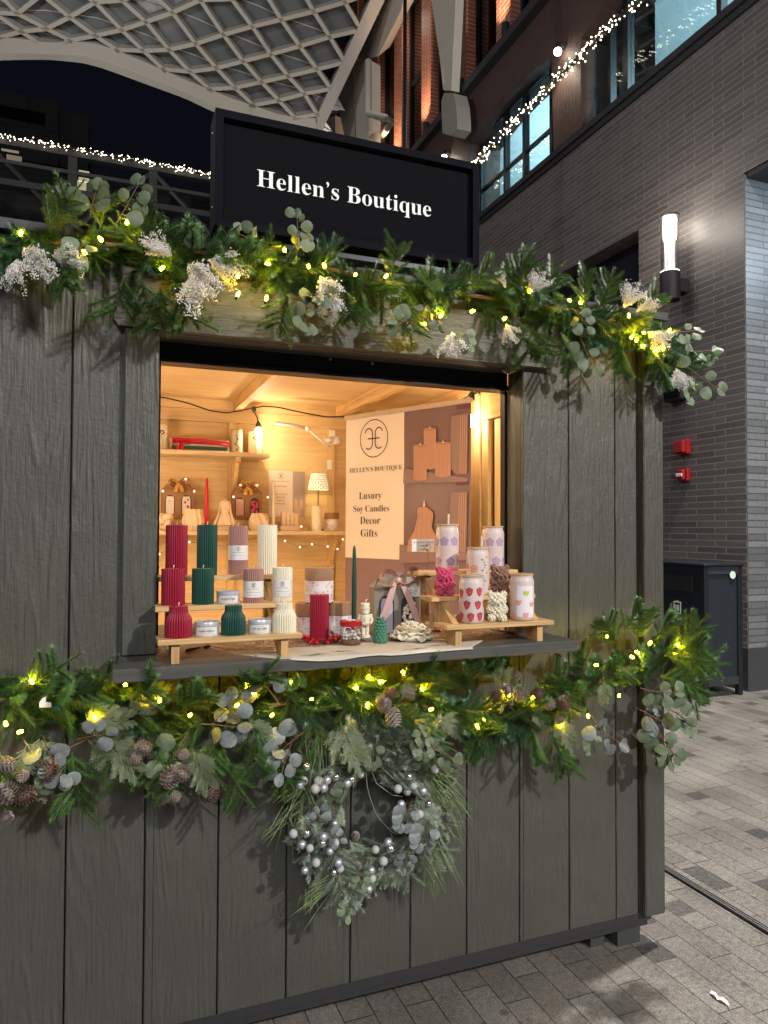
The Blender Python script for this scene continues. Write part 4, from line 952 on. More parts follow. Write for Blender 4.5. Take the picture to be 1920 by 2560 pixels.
for (x,y,a,sp,n,L,dr) in ((430,700,185,10,26,.16,.0),(330,1010,-120,45,22,.11,.2),(340,950,160,40,14,.1,.2),(250,1200,190,30,10,.12,.1),(560,1670,-95,12,22,.13,.12),(380,1720,195,12,8,.06,0),(1200,880,115,25,22,.13,.5),(1250,1000,130,14,20,.13,.3),(1220,1330,160,10,24,.15,.1),(1180,1500,172,8,16,.12,.0),(1150,700,110,30,10,.09,.3),(1300,1250,110,30,10,.07,.2)):
    sq=MB(); strands(wl(x,y),a,sp,n,L,dr); part('grass_tuft',sq,M_grass if (x,y)!=(430,700) else mat('dull_faux_grass',(.15,.19,.11),.5,var=.3,scale=20),wr)
q=MB()
for pl in (((835,850),(950,960),(1080,1050),(1180,1110)),((780,880),(820,980),(930,1060),(1000,1070)),((745,880),(760,1030),(820,1200),(920,1310),(965,1335))):
    q.tube([p-Vector((0,.015,0)) for p in resamp([wl(*p) for p in pl],10)],.0011,4,False)
part('loose_stem',q,mat('pale_stem',(.32,.33,.27),.5),wr)
for (x,y,me) in ((1080,840,CONEB),(680,1545,MINI),(670,1340,MINI),(1300,1215,MINI),(950,720,MINI),(570,785,MINI),(425,1230,MINI)): place(me,'small_cone',wr,wl(x,y)-Vector((0,.02,0)),Vector((.3,-.4,1)),Vector((0,-1,0)),.95)
# ------------------------------------------------------------------ things inside the stall
ZC=1.1485
def wax(n,c,r=.5,**k): return mat(n,c,r,var=.06,scale=60,sss=.12,**k)
W_red=wax('red_wax',(.31,.010,.036)); W_green=wax('dark_green_wax',(.010,.066,.048)); W_mauve=wax('mauve_wax',(.40,.21,.18)); W_cream=wax('cream_wax',(.80,.74,.58)); W_peach=wax('peach_wax',(.78,.60,.45)); W_rose=wax('rose_wax',(.62,.08,.18)); W_cocoa=wax('cocoa_wax',(.28,.15,.12)); W_sage=wax('sage_wax',(.07,.22,.14))
M_wick=mat('cotton_wick',(.8,.76,.66),.8); M_label=mat('paper_label',(.78,.76,.72),.6,var=.03); M_kraft=mat('kraft_board',(.30,.165,.085),.7,var=.1,scale=90); M_tin=mat('white_tin',(.62,.64,.70),.28,.35,var=.03)
def cyl_fn(r,a0):
    return lambda u,v,n: (( (r+.0006+n)*math.cos(a0+u/r)), ((r+.0006+n)*math.sin(a0+u/r)), v)
def facing(x,y): return math.atan2(CAM.y-y,CAM.x-x)
def wrap_label(r,a0,wid,z0,z1,dr=.0004,n=18):
    m=MB(); 
    for k in range(n):
        a=a0-wid/2+wid*k/n; b=a0-wid/2+wid*(k+1)/n; R_=r+dr
        m.add([(R_*math.cos(a),R_*math.sin(a),z0),(R_*math.cos(b),R_*math.sin(b),z0),(R_*math.cos(b),R_*math.sin(b),z1),(R_*math.cos(a),R_*math.sin(a),z1)],[(0,1,2,3)])
    return m
def shift(fn,dv): return lambda u,v,n: fn(u,v+dv,n)
def wick(par,z,h=.01,lean=.3):
    m=MB(); m.tube([(0,0,z-.001),(.0005,0,z+h*.5),(lean*h*.6,0,z+h)],.0012,6); part('wick',m,M_wick,par,True)
def ribs(n,depth): return lambda a,k,r,z: r*(1-depth*(1-abs(math.sin(a*n/2))**.7)) 
def ribbed(label,px,pyb,wpx,pyt,y,z,m,group=None,lab=False,name='ribbed_candle',nr=28,prof=None,h=None):
    p,s=S(px,pyb,y); r=wpx*s/2; h=h or (pyb-pyt)*s-.002
    t=thing(name,label,'candle',(p.x,y,z),0,group)
    q=MB(); pr=prof(r,h) if prof else [(r*.985,0),(r,.002),(r,h-.002),(r*.985,h)]
    q.lathe(pr,nr*6,fn=ribs(nr,.12)); part('wax_body',q,m,t,True,38)
    wick(t,h)
    if lab:
        a0=facing(p.x,y); z0,z1=(h*.30,h*.60) if lab==1 else (h*.16,h*.64)
        lb=part('paper_band',wrap_label(r,a0,2.6,z0,z1,.0006,24),M_label,t,True)
        f=cyl_fn(r+.0008,a0); q=MB(); zc=(z0+z1)/2; hh=z1-z0
        logo(q,hh*.155,shift(f,z0+hh*.77),.16)
        put_text(q,"HELLEN'S BOUTIQUE",r*1.15,shift(f,z0+hh*.50))
        put_text(q,'Made with Premium Fragrance Oils',r*1.5,shift(f,z0+hh*.30)); put_text(q,'100% Soy Wax',r*.6,lambda u,v,n:f(u-r*.55,v+z0+hh*.13,n)); put_text(q,'Handmade in Canada',r*.75,lambda u,v,n:f(u+r*.45,v+z0+hh*.13,n))
        part('printing',q,M_ink,lb)
    return t
def riser(label,x0,x1,zs,ys,dep=.088):
    t=thing('display_riser',label,'display stand',((x0+x1)/2,ys[0],ZC)); c=Vector(((x0+x1)/2,ys[0],ZC))
    for y,z in zip(ys,zs):
        q=MB(); q.box(x0,x1,y,y+dep,z-.014,z,ch=.0015); q.xf(Matrix.Translation(-c)); part('plank',q,M_bamboo,t)
    for x in (x0+.035,x1-.055):
        q=MB(); 
        q.prism([(x,ys[0]+.015,ZC),(x,ys[0]+.075,ZC),(x,ys[2]+dep+.03,zs[2]-.0145),(x,ys[2]+dep-.03,zs[2]-.0145)] if False else [(x,ys[0]+.012,ZC),(x,ys[0]+.06,ZC),(x,ys[2]+dep*.9,zs[2]-.0145),(x,ys[2]+dep*.3,zs[2]-.0145),(x,ys[1]+dep*.35,zs[1]-.0145),(x,ys[1]+.01,zs[1]-.0145) ,(x,ys[0]+.012,zs[0]-.0145)],(.02,0,0))
        q.xf(Matrix.Translation(-c)); part('leg',q,M_bamboov,t)
        q=MB(); q.box(x+.002,x+.018,ys[2]+.03,ys[2]+.06,ZC,zs[2]-.0148); q.xf(Matrix.Translation(-c)); part('back_leg',q,M_bamboov,t)
    q=MB(); q.box(x0+.056,x1-.056,ys[1]+.05,ys[1]+.07,ZC+.05,ZC+.075); q.xf(Matrix.Translation(-c)); part('cross_bar',q,M_bamboo,t)
    return t
ZL=(1.213,1.287,1.361); YL=(-.19,-.085,.02)
riser('three tier pine riser holding red, green, mauve and cream ribbed candles',.129,.506,ZL,YL)
riser('three tier pine riser holding printed glass tumblers and bear candles',.946,1.322,ZL,YL)
yb,ym,yt=YL[0]+.045,YL[1]+.045,YL[2]+.045
G1='tall ribbed pillar candles on the top tier'; G2='short ribbed pillar candles on the middle tier'; G3='bottle shaped ribbed candles on the bottom tier'
for a in (('tall dark red ribbed pillar candle on the top tier',440.8,1439,53,1311.5,W_red,0),('tall dark green ribbed pillar candle on the top tier',517,1438,50,1311.5,W_green,0),('tall mauve ribbed pillar candle with white band, top tier',595,1437,49,1315,W_mauve,1),('tall plain cream ribbed pillar candle on the top tier',668,1436,48,1312.5,W_cream,0)):
    ribbed(a[0],a[1],a[2],a[3],a[4],yt,ZL[2],a[5],G1,a[6])
for a in (('short dark red ribbed pillar candle on the middle tier',432.6,1517,57.6,1425,W_red,0),('short dark green ribbed pillar candle on the middle tier',507,1514,54,1424,W_green,0),('short mauve ribbed pillar candle with white band, middle tier',633.5,1508,50.5,1423,W_mauve,2),('short cream ribbed pillar candle with white band, middle tier',705.7,1505,50,1419,W_cream,2)):
    ribbed(a[0],a[1],a[2],a[3],a[4],ym,ZL[1],a[5],G2,a[6])
bott=lambda r,h:[(r*.985,0),(r,.002),(r,h*.56),(r*.93,h*.64),(r*.72,h*.78),(r*.70,h*.81),(r*.70,h-.003),(r*.68,h)]
for a in (('red bottle shaped ribbed candle on the bottom tier',445.6,1603,66,1524,W_red),('green bottle shaped ribbed candle between two tins',583,1592,60.5,1517.6,W_green),('cream bottle shaped ribbed candle at the bottom tier end',710.5,1585,59.6,1512,W_cream)):
    ribbed(a[0],a[1],a[2],a[3],a[4],yb,ZL[0],a[5],G3,0,'bottle_candle',30,bott)
def tin(label,px,pyb,wpx,pyt,y,z,txt):
    p,s=S(px,pyb,y); r=wpx*s/2; h=(pyb-pyt)*s-.012; t=thing('candle_tin',label,'candle tin',(p.x,y,z),0,'white candle tins on the riser'); a0=facing(p.x,y)
    q=MB(); q.lathe([(r*.95,0),(r*.985,.003),(r*.985,h*.68),(r*.96,h*.7)],40); part('tin_body',q,M_tin,t,True,40)
    q=MB(); q.lathe([(r*.99,h*.71),(r,h*.72),(r,h*.97),(r*.985,h*.99),(r*.92,h*.985),(r*.9,h*.96)],40); part('lid',q,M_tin,t,True,35)
    lb=part('label',wrap_label(r*.985,a0,1.9,h*.08,h*.66,.0005),M_label,t,True); q=MB(); f=cyl_fn(r*.985+.0006,a0)
    put_text(q,"HELLEN'S BOUTIQUE",r*.8,shift(f,h*.53)); put_text(q,txt,r*1.25,shift(f,h*.35),off=.004,height=h*.12); put_text(q,'HANDPOURED SOY CANDLE',r*1.0,shift(f,h*.25)); put_text(q,'HANDMADE IN CANADA  NET WT 4OZ',r*1.4,shift(f,h*.14)); part('printing',q,M_ink,lb)
tin('white candle tin labelled Gingerbread Cookies on the middle tier',570,1511,57.6,1470,ym,ZL[1],'GINGERBREAD COOKIES')
tin('white candle tin labelled Warm Vanilla on the bottom tier',516.6,1596,61,1548.5,yb,ZL[0],'WARM VANILLA')
tin('white candle tin labelled Cozy Apple Cider on the bottom tier',648.4,1588,58,1542,yb,ZL[0],'COZY APPLE CIDER')
def fanpoly(mb,pts,fn):
    n=len(pts); cx=sum(p[0] for p in pts)/n; cy_=sum(p[1] for p in pts)/n; vs=[fn(cx,cy_)]
    for k in (1/3,2/3,1.0): vs+=[fn(cx+(x-cx)*k,cy_+(y-cy_)*k) for x,y in pts]
    fs=[(0,1+i,1+(i+1)%n) for i in range(n)]
    for q_ in (0,1): fs+=[(1+q_*n+i,1+(q_+1)*n+i,1+(q_+1)*n+(i+1)%n,1+q_*n+(i+1)%n) for i in range(n)]
    mb.add(vs,fs)
# toile print for the kraft canisters
def toile():
    m,nt,b=newmat('toile_print'); b.inputs['Roughness'].default_value=.6
    tc=N(nt,'TexCoord'); no=N(nt,'TexNoise'); no.inputs['Scale'].default_value=95; no.inputs['Detail'].default_value=2; no.inputs['Distortion'].default_value=1.5; nt.links.new(tc.outputs['Object'],no.inputs[0])
    n2=N(nt,'TexNoise'); n2.inputs['Scale'].default_value=42; nt.links.new(tc.outputs['Object'],n2.inputs[0])
    e=ramp(nt,math_(nt,'ABSOLUTE',math_(nt,'SUBTRACT',no.outputs[0],.5)),[(.012,1),(.045,0)]); k=ramp(nt,n2.outputs[0],[(.42,0),(.52,1)])
    nt.links.new(mixc(nt,math_(nt,'MULTIPLY',e,k),(.78,.70,.70),(.36,.10,.15)),b.inputs['Base Color']); return m
M_toile=toile()
def canister(label,x,y,z,r,h):
    t=thing('kraft_canister',label,'canister',(x,y,z),0,'kraft canisters with toile labels'); a0=facing(x,y)
    q=MB(); q.lathe([(r*.99,0),(r*.99,h*.64)],40); part('tube_body',q,M_kraft,t,True,40)
    q=MB(); q.lathe([(r*1.0,h*.645),(r*1.015,h*.65),(r*1.015,h*.985),(r,h*.995),(r*.93,h),(r*.92,h*.985)],40); part('lid',q,M_kraft,t,True,35)
    lb=part('toile_label',wrap_label(r*.99,a0,5.6,h*.02,h*.635,.0005,36),M_toile,t,True)
    q=MB(); f=cyl_fn(r*.99+.0008,a0)
    ring=[(r*.55*math.cos(k*PI/12),h*.32+r*.45*math.sin(k*PI/12)) for k in range(24)]; mid2=lambda x,y:f(x,y,.0002); fanpoly(q,ring,mid2); mm=part('medallion',q,M_label,lb)
    q=MB(); f2=cyl_fn(r*.99+.0014,a0); put_text(q,'Fleur de Coton',r*.8,shift(f2,h*.31)); put_text(q,'Premium Soy',r*.5,shift(f2,h*.23)); part('printing',q,M_inkred,lb)
c1=at(766,1590,2,ZC); c2=at(823,1590,2,ZC); s_=(c1-CAM).dot(FW)/F_PX; rr=35.5*s_; hh=86*s_
canister('kraft canister with toile label, lower one behind the cream bottle candle',c1.x,.13,ZC,rr,hh); canister('kraft canister with toile label, lower one behind the red pillar',c1.x+rr*2.07,.13,ZC,rr,hh)
canister('kraft canister with toile label, resting on top of two others',c1.x+rr*.62,.125,ZC+hh+.0015,rr,hh)
# red pillar inside the berry ring
p=at(798,1606,2,ZC); s_=(p-CAM).dot(FW)/F_PX
ribbed('tall dark red ribbed pillar candle standing in the red berry ring',798,1609,48,1491,p.y,ZC+.002,W_red,None,0,h=118*s_)
br_=thing('berry_ring','ring of shiny red berries and small leaves round the red pillar','berry wreath',(p.x,p.y,ZC)); random.seed(5)
q=MB(); q.tube([(.045*math.cos(k*.3142),.045*math.sin(k*.3142),.006) for k in range(21)],.002,6); part('wire_ring',q,M_twig,br_,True)
bm_=MB(); bm_.ball((0,0,0),.0065,12,8); BE=bm_.mesh('berry',mat('berry_red',(.50,.006,.02),.15,var=.1,coat=.6),True)
for k in range(46):
    a=k*2*PI/46*1.0+random.gauss(0,.1); rr_=random.uniform(.04,.062); 
    if 4.2<a<5.0 and random.random()<.3: continue
    o=bpy.data.objects.new('berry',BE); C.objects.link(o); o.parent=br_; o.location=(rr_*math.cos(a),rr_*math.sin(a),random.choice((.008,.009,.018,.024) if abs(a%PI)<.8 or abs(a%PI-PI)<.8 else (.008,.009,.014))); s=random.uniform(.85,1.1); o.scale=(s,s,s)
q=MB()
for a in (-2.4,-1.25,-.6,.4,2.6,-1.7): leaf(q,Vector((.05*math.cos(a),.05*math.sin(a),.012)),Vector((math.cos(a),math.sin(a),.25)),Vector((0,0,1)),.032,.017)
part('leaves',q,mat('berry_leaf',(.06,.11,.03),.45,var=.3),br_,True)
# embroidered runner
def cloth():
    m,nt,b=newmat('embroidered_linen'); b.inputs['Roughness'].default_value=.85; tc=N(nt,'TexCoord')
    sp=N(nt,'SeparateXYZ'); nt.links.new(tc.outputs['Object'],sp.inputs[0])
    wv=math_(nt,'ADD',math_(nt,'SINE',math_(nt,'MULTIPLY',sp.outputs[0],2600)),math_(nt,'SINE',math_(nt,'MULTIPLY',sp.outputs[1],2600))); bump(nt,b,wv,.0004)
    no=N(nt,'TexNoise'); no.inputs['Scale'].default_value=60; no.inputs['Detail'].default_value=5; mp=N(nt,'Mapping'); mp.inputs['Scale'].default_value=(.45,1.6,1); mp.inputs['Rotation'].default_value=(0,0,.5); nt.links.new(tc.outputs['Object'],mp.inputs[0]); nt.links.new(mp.outputs[0],no.inputs[0])
    n2=N(nt,'TexNoise'); n2.inputs['Scale'].default_value=9; n2.inputs['Detail'].default_value=2; nt.links.new(tc.outputs['Object'],n2.inputs[0])
    pat=ramp(nt,no.outputs[0],[(.42,(.17,.015,.015)),(.5,(.62,.54,.44)),(.56,(.07,.10,.025)),(.64,(.30,.05,.03))])
    inner=ramp(nt,math_(nt,'ADD',sp.outputs[1],math_(nt,'MULTIPLY',n2.outputs[0],.10)),[(.0,0),(.03,1)])
    # the poinsettia panel lies in the middle of the runner, a plain linen border runs outside it
    m2=N(nt,'MapRange'); m2.inputs[1].default_value=-.005; m2.inputs[2].default_value=.02; nt.links.new(math_(nt,'ADD',sp.outputs[1],math_(nt,'MULTIPLY',math_(nt,'SUBTRACT',n2.outputs[0],.5),.12)),m2.inputs[0])
    nt.links.new(mixc(nt,m2.outputs[0],(.70,.63,.53),pat),b.inputs['Base Color']); return m
M_cloth=cloth()
fr=[(526,1618),(588,1634),(640,1640),(690,1645),(750,1650),(800,1652),(850,1650),(900,1641),(948,1634),(975,1638),(1010,1636),(1057,1631),(1120,1626),(1180,1618),(1205,1600),(1227,1576)]
yE=-.2075; cv=MB(); rows=[]
cl0=Vector((.72,-.05,ZC))
for (x,y) in fr:
    p=at(x,y,2,ZC+.0012)
    col=[]
    if p.y>yE-.001: 
        f_=p; drop=0
        ys_=[.1+(f_.y-.1)*t for t in (0,.25,.5,.75,1.0)]
        col=[Vector((f_.x,yy,ZC+.0012)) for yy in ys_]+[Vector((f_.x,f_.y-.0005,ZC+.0010)),Vector((f_.x,f_.y-.0005,ZC+.0004))]
    else:
        e=at(x,y,1,yE-.002); 
        col=[Vector((e.x,.1+(yE+.004-.1)*t,ZC+.0012)) for t in (0,.25,.5,.75,1.0)]+[Vector((e.x,yE-.001,ZC-.001)),Vector((e.x,yE-.002,min(ZC-.004,e.z)))]
    rows.append([v-cl0 for v in col])
vs=[v for r_ in rows for v in r_]; n7=7; fs=[(k*n7+j,(k+1)*n7+j,(k+1)*n7+j+1,k*n7+j+1) for k in range(len(rows)-1) for j in range(n7-1)]
cv.add(vs,fs); ct=thing('table_runner','cream linen runner with embroidered poinsettias and leaves spread on the counter','runner',cl0); part('cloth',cv,M_cloth,ct,True)
q=MB(); 
pts=[rows[k][-1]+Vector((0,-.0004,-.0002)) for k in range(len(rows))]; q.tube(pts,.0016,5); part('hem_cord',q,mat('hem_cord',(.68,.6,.5),.8,var=.1,scale=300),ct,True)
ta=at(464,1626,2,ZC+.004)-cl0; tb_=rows[0][4]+Vector((0,0,.003)); random.seed(3)
q=MB(); q.tube([tb_,tb_.lerp(ta,.15),tb_.lerp(ta,.25)],[.003,.006,.004],8)
for k in range(16):
    o=Vector((0,random.gauss(0,.004),random.uniform(-.002,.003))); q.tube([tb_.lerp(ta,.22),tb_.lerp(ta,.5)+o,ta+o*1.6+Vector((random.uniform(0,.006),0,-.002))],.0011,4)
part('tassel',q,mat('maroon_thread',(.09,.006,.01),.8),ct)
q=MB(); tq=at(1290,1585,2,ZC+.004)-cl0; tp=rows[-1][4]+Vector((0,0,.003))
for k in range(14):
    o=Vector((0,random.gauss(0,.005),random.uniform(-.002,.003))); q.tube([tp,tp.lerp(tq,.5)+o,tq+o*1.6],.0012,4)
part('tassel',q,mat('maroon_thread_b',(.09,.006,.01),.8),ct)
M_emb=mat('green_thread',(.035,.07,.018),.7); M_embd=mat('black_thread',(.012,.016,.01),.7)
for (x,y,s,fl) in ((790,1636,1.0,1),(880,1634,1.1,-1),(850,1628,.8,-1),(1040,1622,.95,1),(1090,1613,.9,-1),(690,1630,.7,1)):
    p=at(x,y,2,ZC+.002)-cl0; q=MB()
    for k,a in enumerate((-70,-35,-8,20,48,80)):
        a=R(a*fl-90); l=.052*s*(.7+.3*math.cos(k)); d=Vector((math.cos(a)*1.0,math.sin(a)*.55,0)); nn=Vector((-d.y,d.x,0)).normalized()
        tip=p+d*l; 
        for side in (-1,1):
            mid_=p+d*l*.5+nn*side*.006*s
            for (aa,bb) in ((p,mid_),(mid_,tip)):
                if min(aa.y,bb.y)+cl0.y>yE+.004: q.ribbon([aa+Vector((0,0,.0006+.0002*k)),bb+Vector((0,0,.0006+.0002*k))],Vector((nn.x,nn.y,0))*(.0025 if side>0 else .0015))
    if q.v: part('embroidered_sprig',q,M_emb if (x!=880 and x!=1040) else M_embd,ct)
# taper in its holder, jar, nutcracker, cone candle, peony
def taper(label,px,pyt,pyb,wpx,y,z,m,name='taper_candle',hold=None):
    p,s=S(px,pyb,y); r=wpx*s/2; h=(pyb-pyt)*s; t=thing(name,label,'candle',(p.x,y,z))
    q=MB(); q.lathe([(r*.95,0),(r,.003),(r*.96,h*.5),(r*.78,h*.86),(r*.62,h*.955),(r*.25,h)],20); part('wax_body',q,m,t,True); wick(t,h,.009,1.0); return p,r
p,r_=taper('slim dark green taper candle standing behind the red lidded jar',885,1366,1549,12.5,.03,ZC+.068,W_green)
gh=thing('taper_holder','small clear glass holder under the green taper candle','candle holder',(p.x,.03,ZC)); q=MB(); q.lathe([(.03,0),(.031,.004),(.012,.01),(.008,.03),(.011,.05),(.014,.066),(.011,.0665),(.008,.055)],24); part('glass_stem',q,mat('clear_glass',(.9,.9,.9),.05,trans=.85,var=0),gh,True)
q=MB(); q.lathe([(.0145,.06),(.0155,.063),(.0145,.067)],24); part('rim',q,mat('rim_glass',(.8,.8,.8),.1,trans=.5,var=0),gh,True)
p=at(877,1612,2,ZC); s_=(p-CAM).dot(FW)/F_PX; jr=27.5*s_; jh=62*s_
jt=thing('candle_jar','small glass jar of white petals and spices with a red lid','jar',(p.x,p.y,ZC))
M_jar=glassmat('jar_glass',(1,1,1),.03,.35,.97)
q=MB(); q.lathe([(jr*.86,.001),(jr*.98,.006),(jr,.014),(jr,jh*.62),(jr*.9,jh*.74),(jr*.86,jh*.8)],36); part('glass',q,M_jar,jt,True)
q=MB(); q.lathe([(jr*.9,jh*.76),(jr*1.02,jh*.77),(jr*1.04,jh*.8),(jr*1.03,jh*.94),(jr*.95,jh*.985),(jr*.6,jh),(jr*.58,jh*.985)],36); part('lid',q,mat('red_lid',(.42,.012,.02),.12,var=.03,coat=.7),jt,True,35)
q=MB(); q.lathe([(jr*.5,jh*1.001),(jr*.5,jh*1.006)],30); part('lid_print',q,M_white,jt)
random.seed(9); q=MB()
for k in range(60):
    a=random.uniform(0,6.28); rr_=random.uniform(0,jr*.78); q.ball((rr_*math.cos(a),rr_*math.sin(a),random.uniform(.018,jh*.64)),(random.uniform(.004,.009),.006,.004),6,4,Matrix.Rotation(random.uniform(0,3),3,(.3,.5,.7)))
part('petals',q,mat('white_petals',(.72,.68,.62),.6,var=.2),jt,True)
q=MB(); q.lathe([(jr*.84,.002),(jr*.88,.012),(jr*.8,.017)],24); part('spice_layer',q,mat('spice_brown',(.16,.075,.04),.8,var=.5,scale=300),jt,True)
p=at(913,1594,2,ZC); s_=(p-CAM).dot(FW)/F_PX; u=s_
nc=thing('nutcracker_candle','cream candle moulded as a small nutcracker soldier between jar and gift box','candle',(p.x,p.y,ZC),facing(p.x,p.y)+PI/2)
q=MB(); H_=88*u
q.lathe([(.016,0),(.0165,.004),(.0165,.008),(.013,.010)],20,(0,0,0)); 
for sx in (-1,1): q.tube([(sx*.0065,0,.008),(sx*.0065,0,H_*.36)],[.0062,.0068],10); q.ball((sx*.0065,-.005,.012),(.006,.009,.005),8,6)
q.lathe([(.0135,H_*.34),(.0165,H_*.37),(.015,H_*.46),(.017,H_*.6),(.0145,H_*.66),(.008,H_*.67)],20)
q.lathe([(.009,H_*.66),(.0135,H_*.69),(.0145,H_*.76),(.013,H_*.82),(.017,H_*.83),(.0165,H_*.845),(.0135,H_*.85),(.0145,H_*.97),(.0135,H_*.98)],20)
for sx in (-1,1): q.tube([(sx*.0165,0,H_*.63),(sx*.022,-.002,H_*.5),(sx*.017,-.008,H_*.40)],[.0052,.005,.0042],8); q.ball((sx*.018,0,H_*.635),(.006,.006,.004),8,5)
q.ball((0,-.0135,H_*.755),(.003,.004,.003),8,5); q.ball((0,-.0125,H_*.71),(.009,.005,.006),8,6); q.box(-.012,.012,-.0175,-.014,H_*.40,H_*.425)
for k in range(3): q.ball((0,-.0165,H_*(.47+.05*k)),.0018,6,4)
for sx in (-1,1): q.ball((sx*.005,-.0132,H_*.785),.0016,6,4)
part('wax_body',q,W_cream,nc,True,50); wick(nc,H_*.98,.012,.8)
p=at(950.7,1608,2,ZC); s_=(p-CAM).dot(FW)/F_PX
pc=thing('cone_candle','sage green candle moulded as a fir cone on the runner','candle',(p.x,p.y,ZC)); h=66*s_; q=MB()
prf=lambda t:(.0215*(1-.06*(1-t)))*math.sqrt(max(0.02,1-((t-.22)/.80)**2)) if t>.22 else .0195+.0035*t/.22
q.lathe([(prf(t)*.86,h*t) for t in (0,.1,.25,.4,.55,.7,.85,.97)],24)
for k in range(8):
    t=.03+k*.118; n=11 if k<5 else 8
    for i in range(n):
        a=2*PI*(i+.5*(k%2))/n; rr_=prf(min(.97,t+.06)); o=Vector((math.cos(a),math.sin(a),0)); tg=Vector((-math.sin(a),math.cos(a),0))
        M_=Matrix((tg,o,Vector((0,0,1)))).transposed()@Matrix.Rotation(R(-14),3,'X')
        q.ball(o*rr_*.93+Vector((0,0,h*t+.006)),(rr_*3.3/n,.0035,.0085*(1-.4*t)),8,6,M_)
part('wax_body',q,W_sage,pc,True); wick(pc,h*.97,.009,.2)
p=at(1030,1601,2,ZC); s_=(p-CAM).dot(FW)/F_PX
pe=thing('peony_candle','large cream candle moulded as an open peony flower','candle',(p.x,p.y,ZC)); random.seed(15); q=MB(); RR=54*s_
q.ball((0,0,.012),(RR*.78,RR*.78,.02),20,8)
for ring,(n,r0,ln,wd,el) in enumerate(((11,.62,.44,.46,8),(11,.52,.42,.44,22),(10,.40,.40,.42,38),(8,.28,.34,.36,52),(7,.17,.28,.28,66),(5,.08,.2,.22,78))):
    for i in range(n):
        a=2*PI*(i+.5*(ring%2))/n+random.gauss(0,.09); e=R(el+random.gauss(0,6)); o=Vector((math.cos(a),math.sin(a),0)); tg=Vector((-math.sin(a),math.cos(a),0)); d=o*math.cos(e)+Vector((0,0,math.sin(e))); nn=-o*math.sin(e)+Vector((0,0,math.cos(e)))
        b0=o*RR*r0+Vector((0,0,.012+.007*ring)); L_=RR*ln*random.uniform(.9,1.1); W2=RR*wd; vs=[]; nu,nv=6,5
        ph=random.uniform(0,6)
        for iu in range(nu+1):
            for iv in range(nv+1):
                uu=iu/nu; vv=iv/nv*2-1; wdt=W2*.5*(.45+.75*math.sin(min(1,uu*1.05)*PI*.62)); 
                z=-.25*L_*(1-vv*vv)*(uu)*.6+L_*.10*uu*uu*math.sin(vv*5+ph)*.8
                ll=L_*uu*(1-.14*vv*vv+.05*math.sin(3*vv+ph))
                vs.append(b0+d*ll+tg*wdt*vv+nn*(z+L_*.28*vv*vv*(.4+.6*uu)))
        fs=[(x_*(nv+1)+y_,x_*(nv+1)+y_+1,(x_+1)*(nv+1)+y_+1,(x_+1)*(nv+1)+y_) for x_ in range(nu) for y_ in range(nv)]
        q.add(vs,fs)
me=q.mesh('petals',[W_cream],True); o=part('petals',me,None,pe); md=o.modifiers.new('thickness','SOLIDIFY'); md.thickness=.0022
wick(pe,.052,.012,.2)

# ---- gable gift boxes with ribbon bows
def bow(par,c,U,V_,Nn,size,m,tails=1.0,wdt=None,name='ribbon_bow',tilt=0):
    q=MB(); wd=wdt or size*.3; 
    def P(u,v,n): return c+U*u+V_*v+Nn*n
    for s in (-1,1):
        pts=[];W=[]
        for k in range(13):
            t=k/12; a=t*2*PI; uu=s*size*.52*(1-math.cos(a))*.5*1.0; vv=size*.20*math.sin(a)+size*.16*(1-math.cos(a))*.5+(s*tilt)*size*.3*(1-math.cos(a))*.5; pts.append(P(uu,vv,size*.05*math.sin(a*.5)+.003)); W.append((V_*.25*math.sin(a)+Nn*(.35+.65*math.sin(a*.5)))*wd+V_*wd*.25)
        q.ribbon(pts,W)
        pts=[];W=[]
        for k in range(9):
            t=k/8; pts.append(P(s*size*(.04+.42*t*tails*(1 if s>0 else .8)),-size*tails*.85*t+size*.05*math.sin(t*6),.003+size*.07*math.sin(t*PI))); W.append((U*.9+V_*.35*s)*wd*.62*(.45+.55*min(1,t*3)))
        q.ribbon(pts,W)
    q.ball(c+Nn*.004,(wd*.32,wd*.3,wd*.34),10,6)
    return part(name,q,m,par,True)
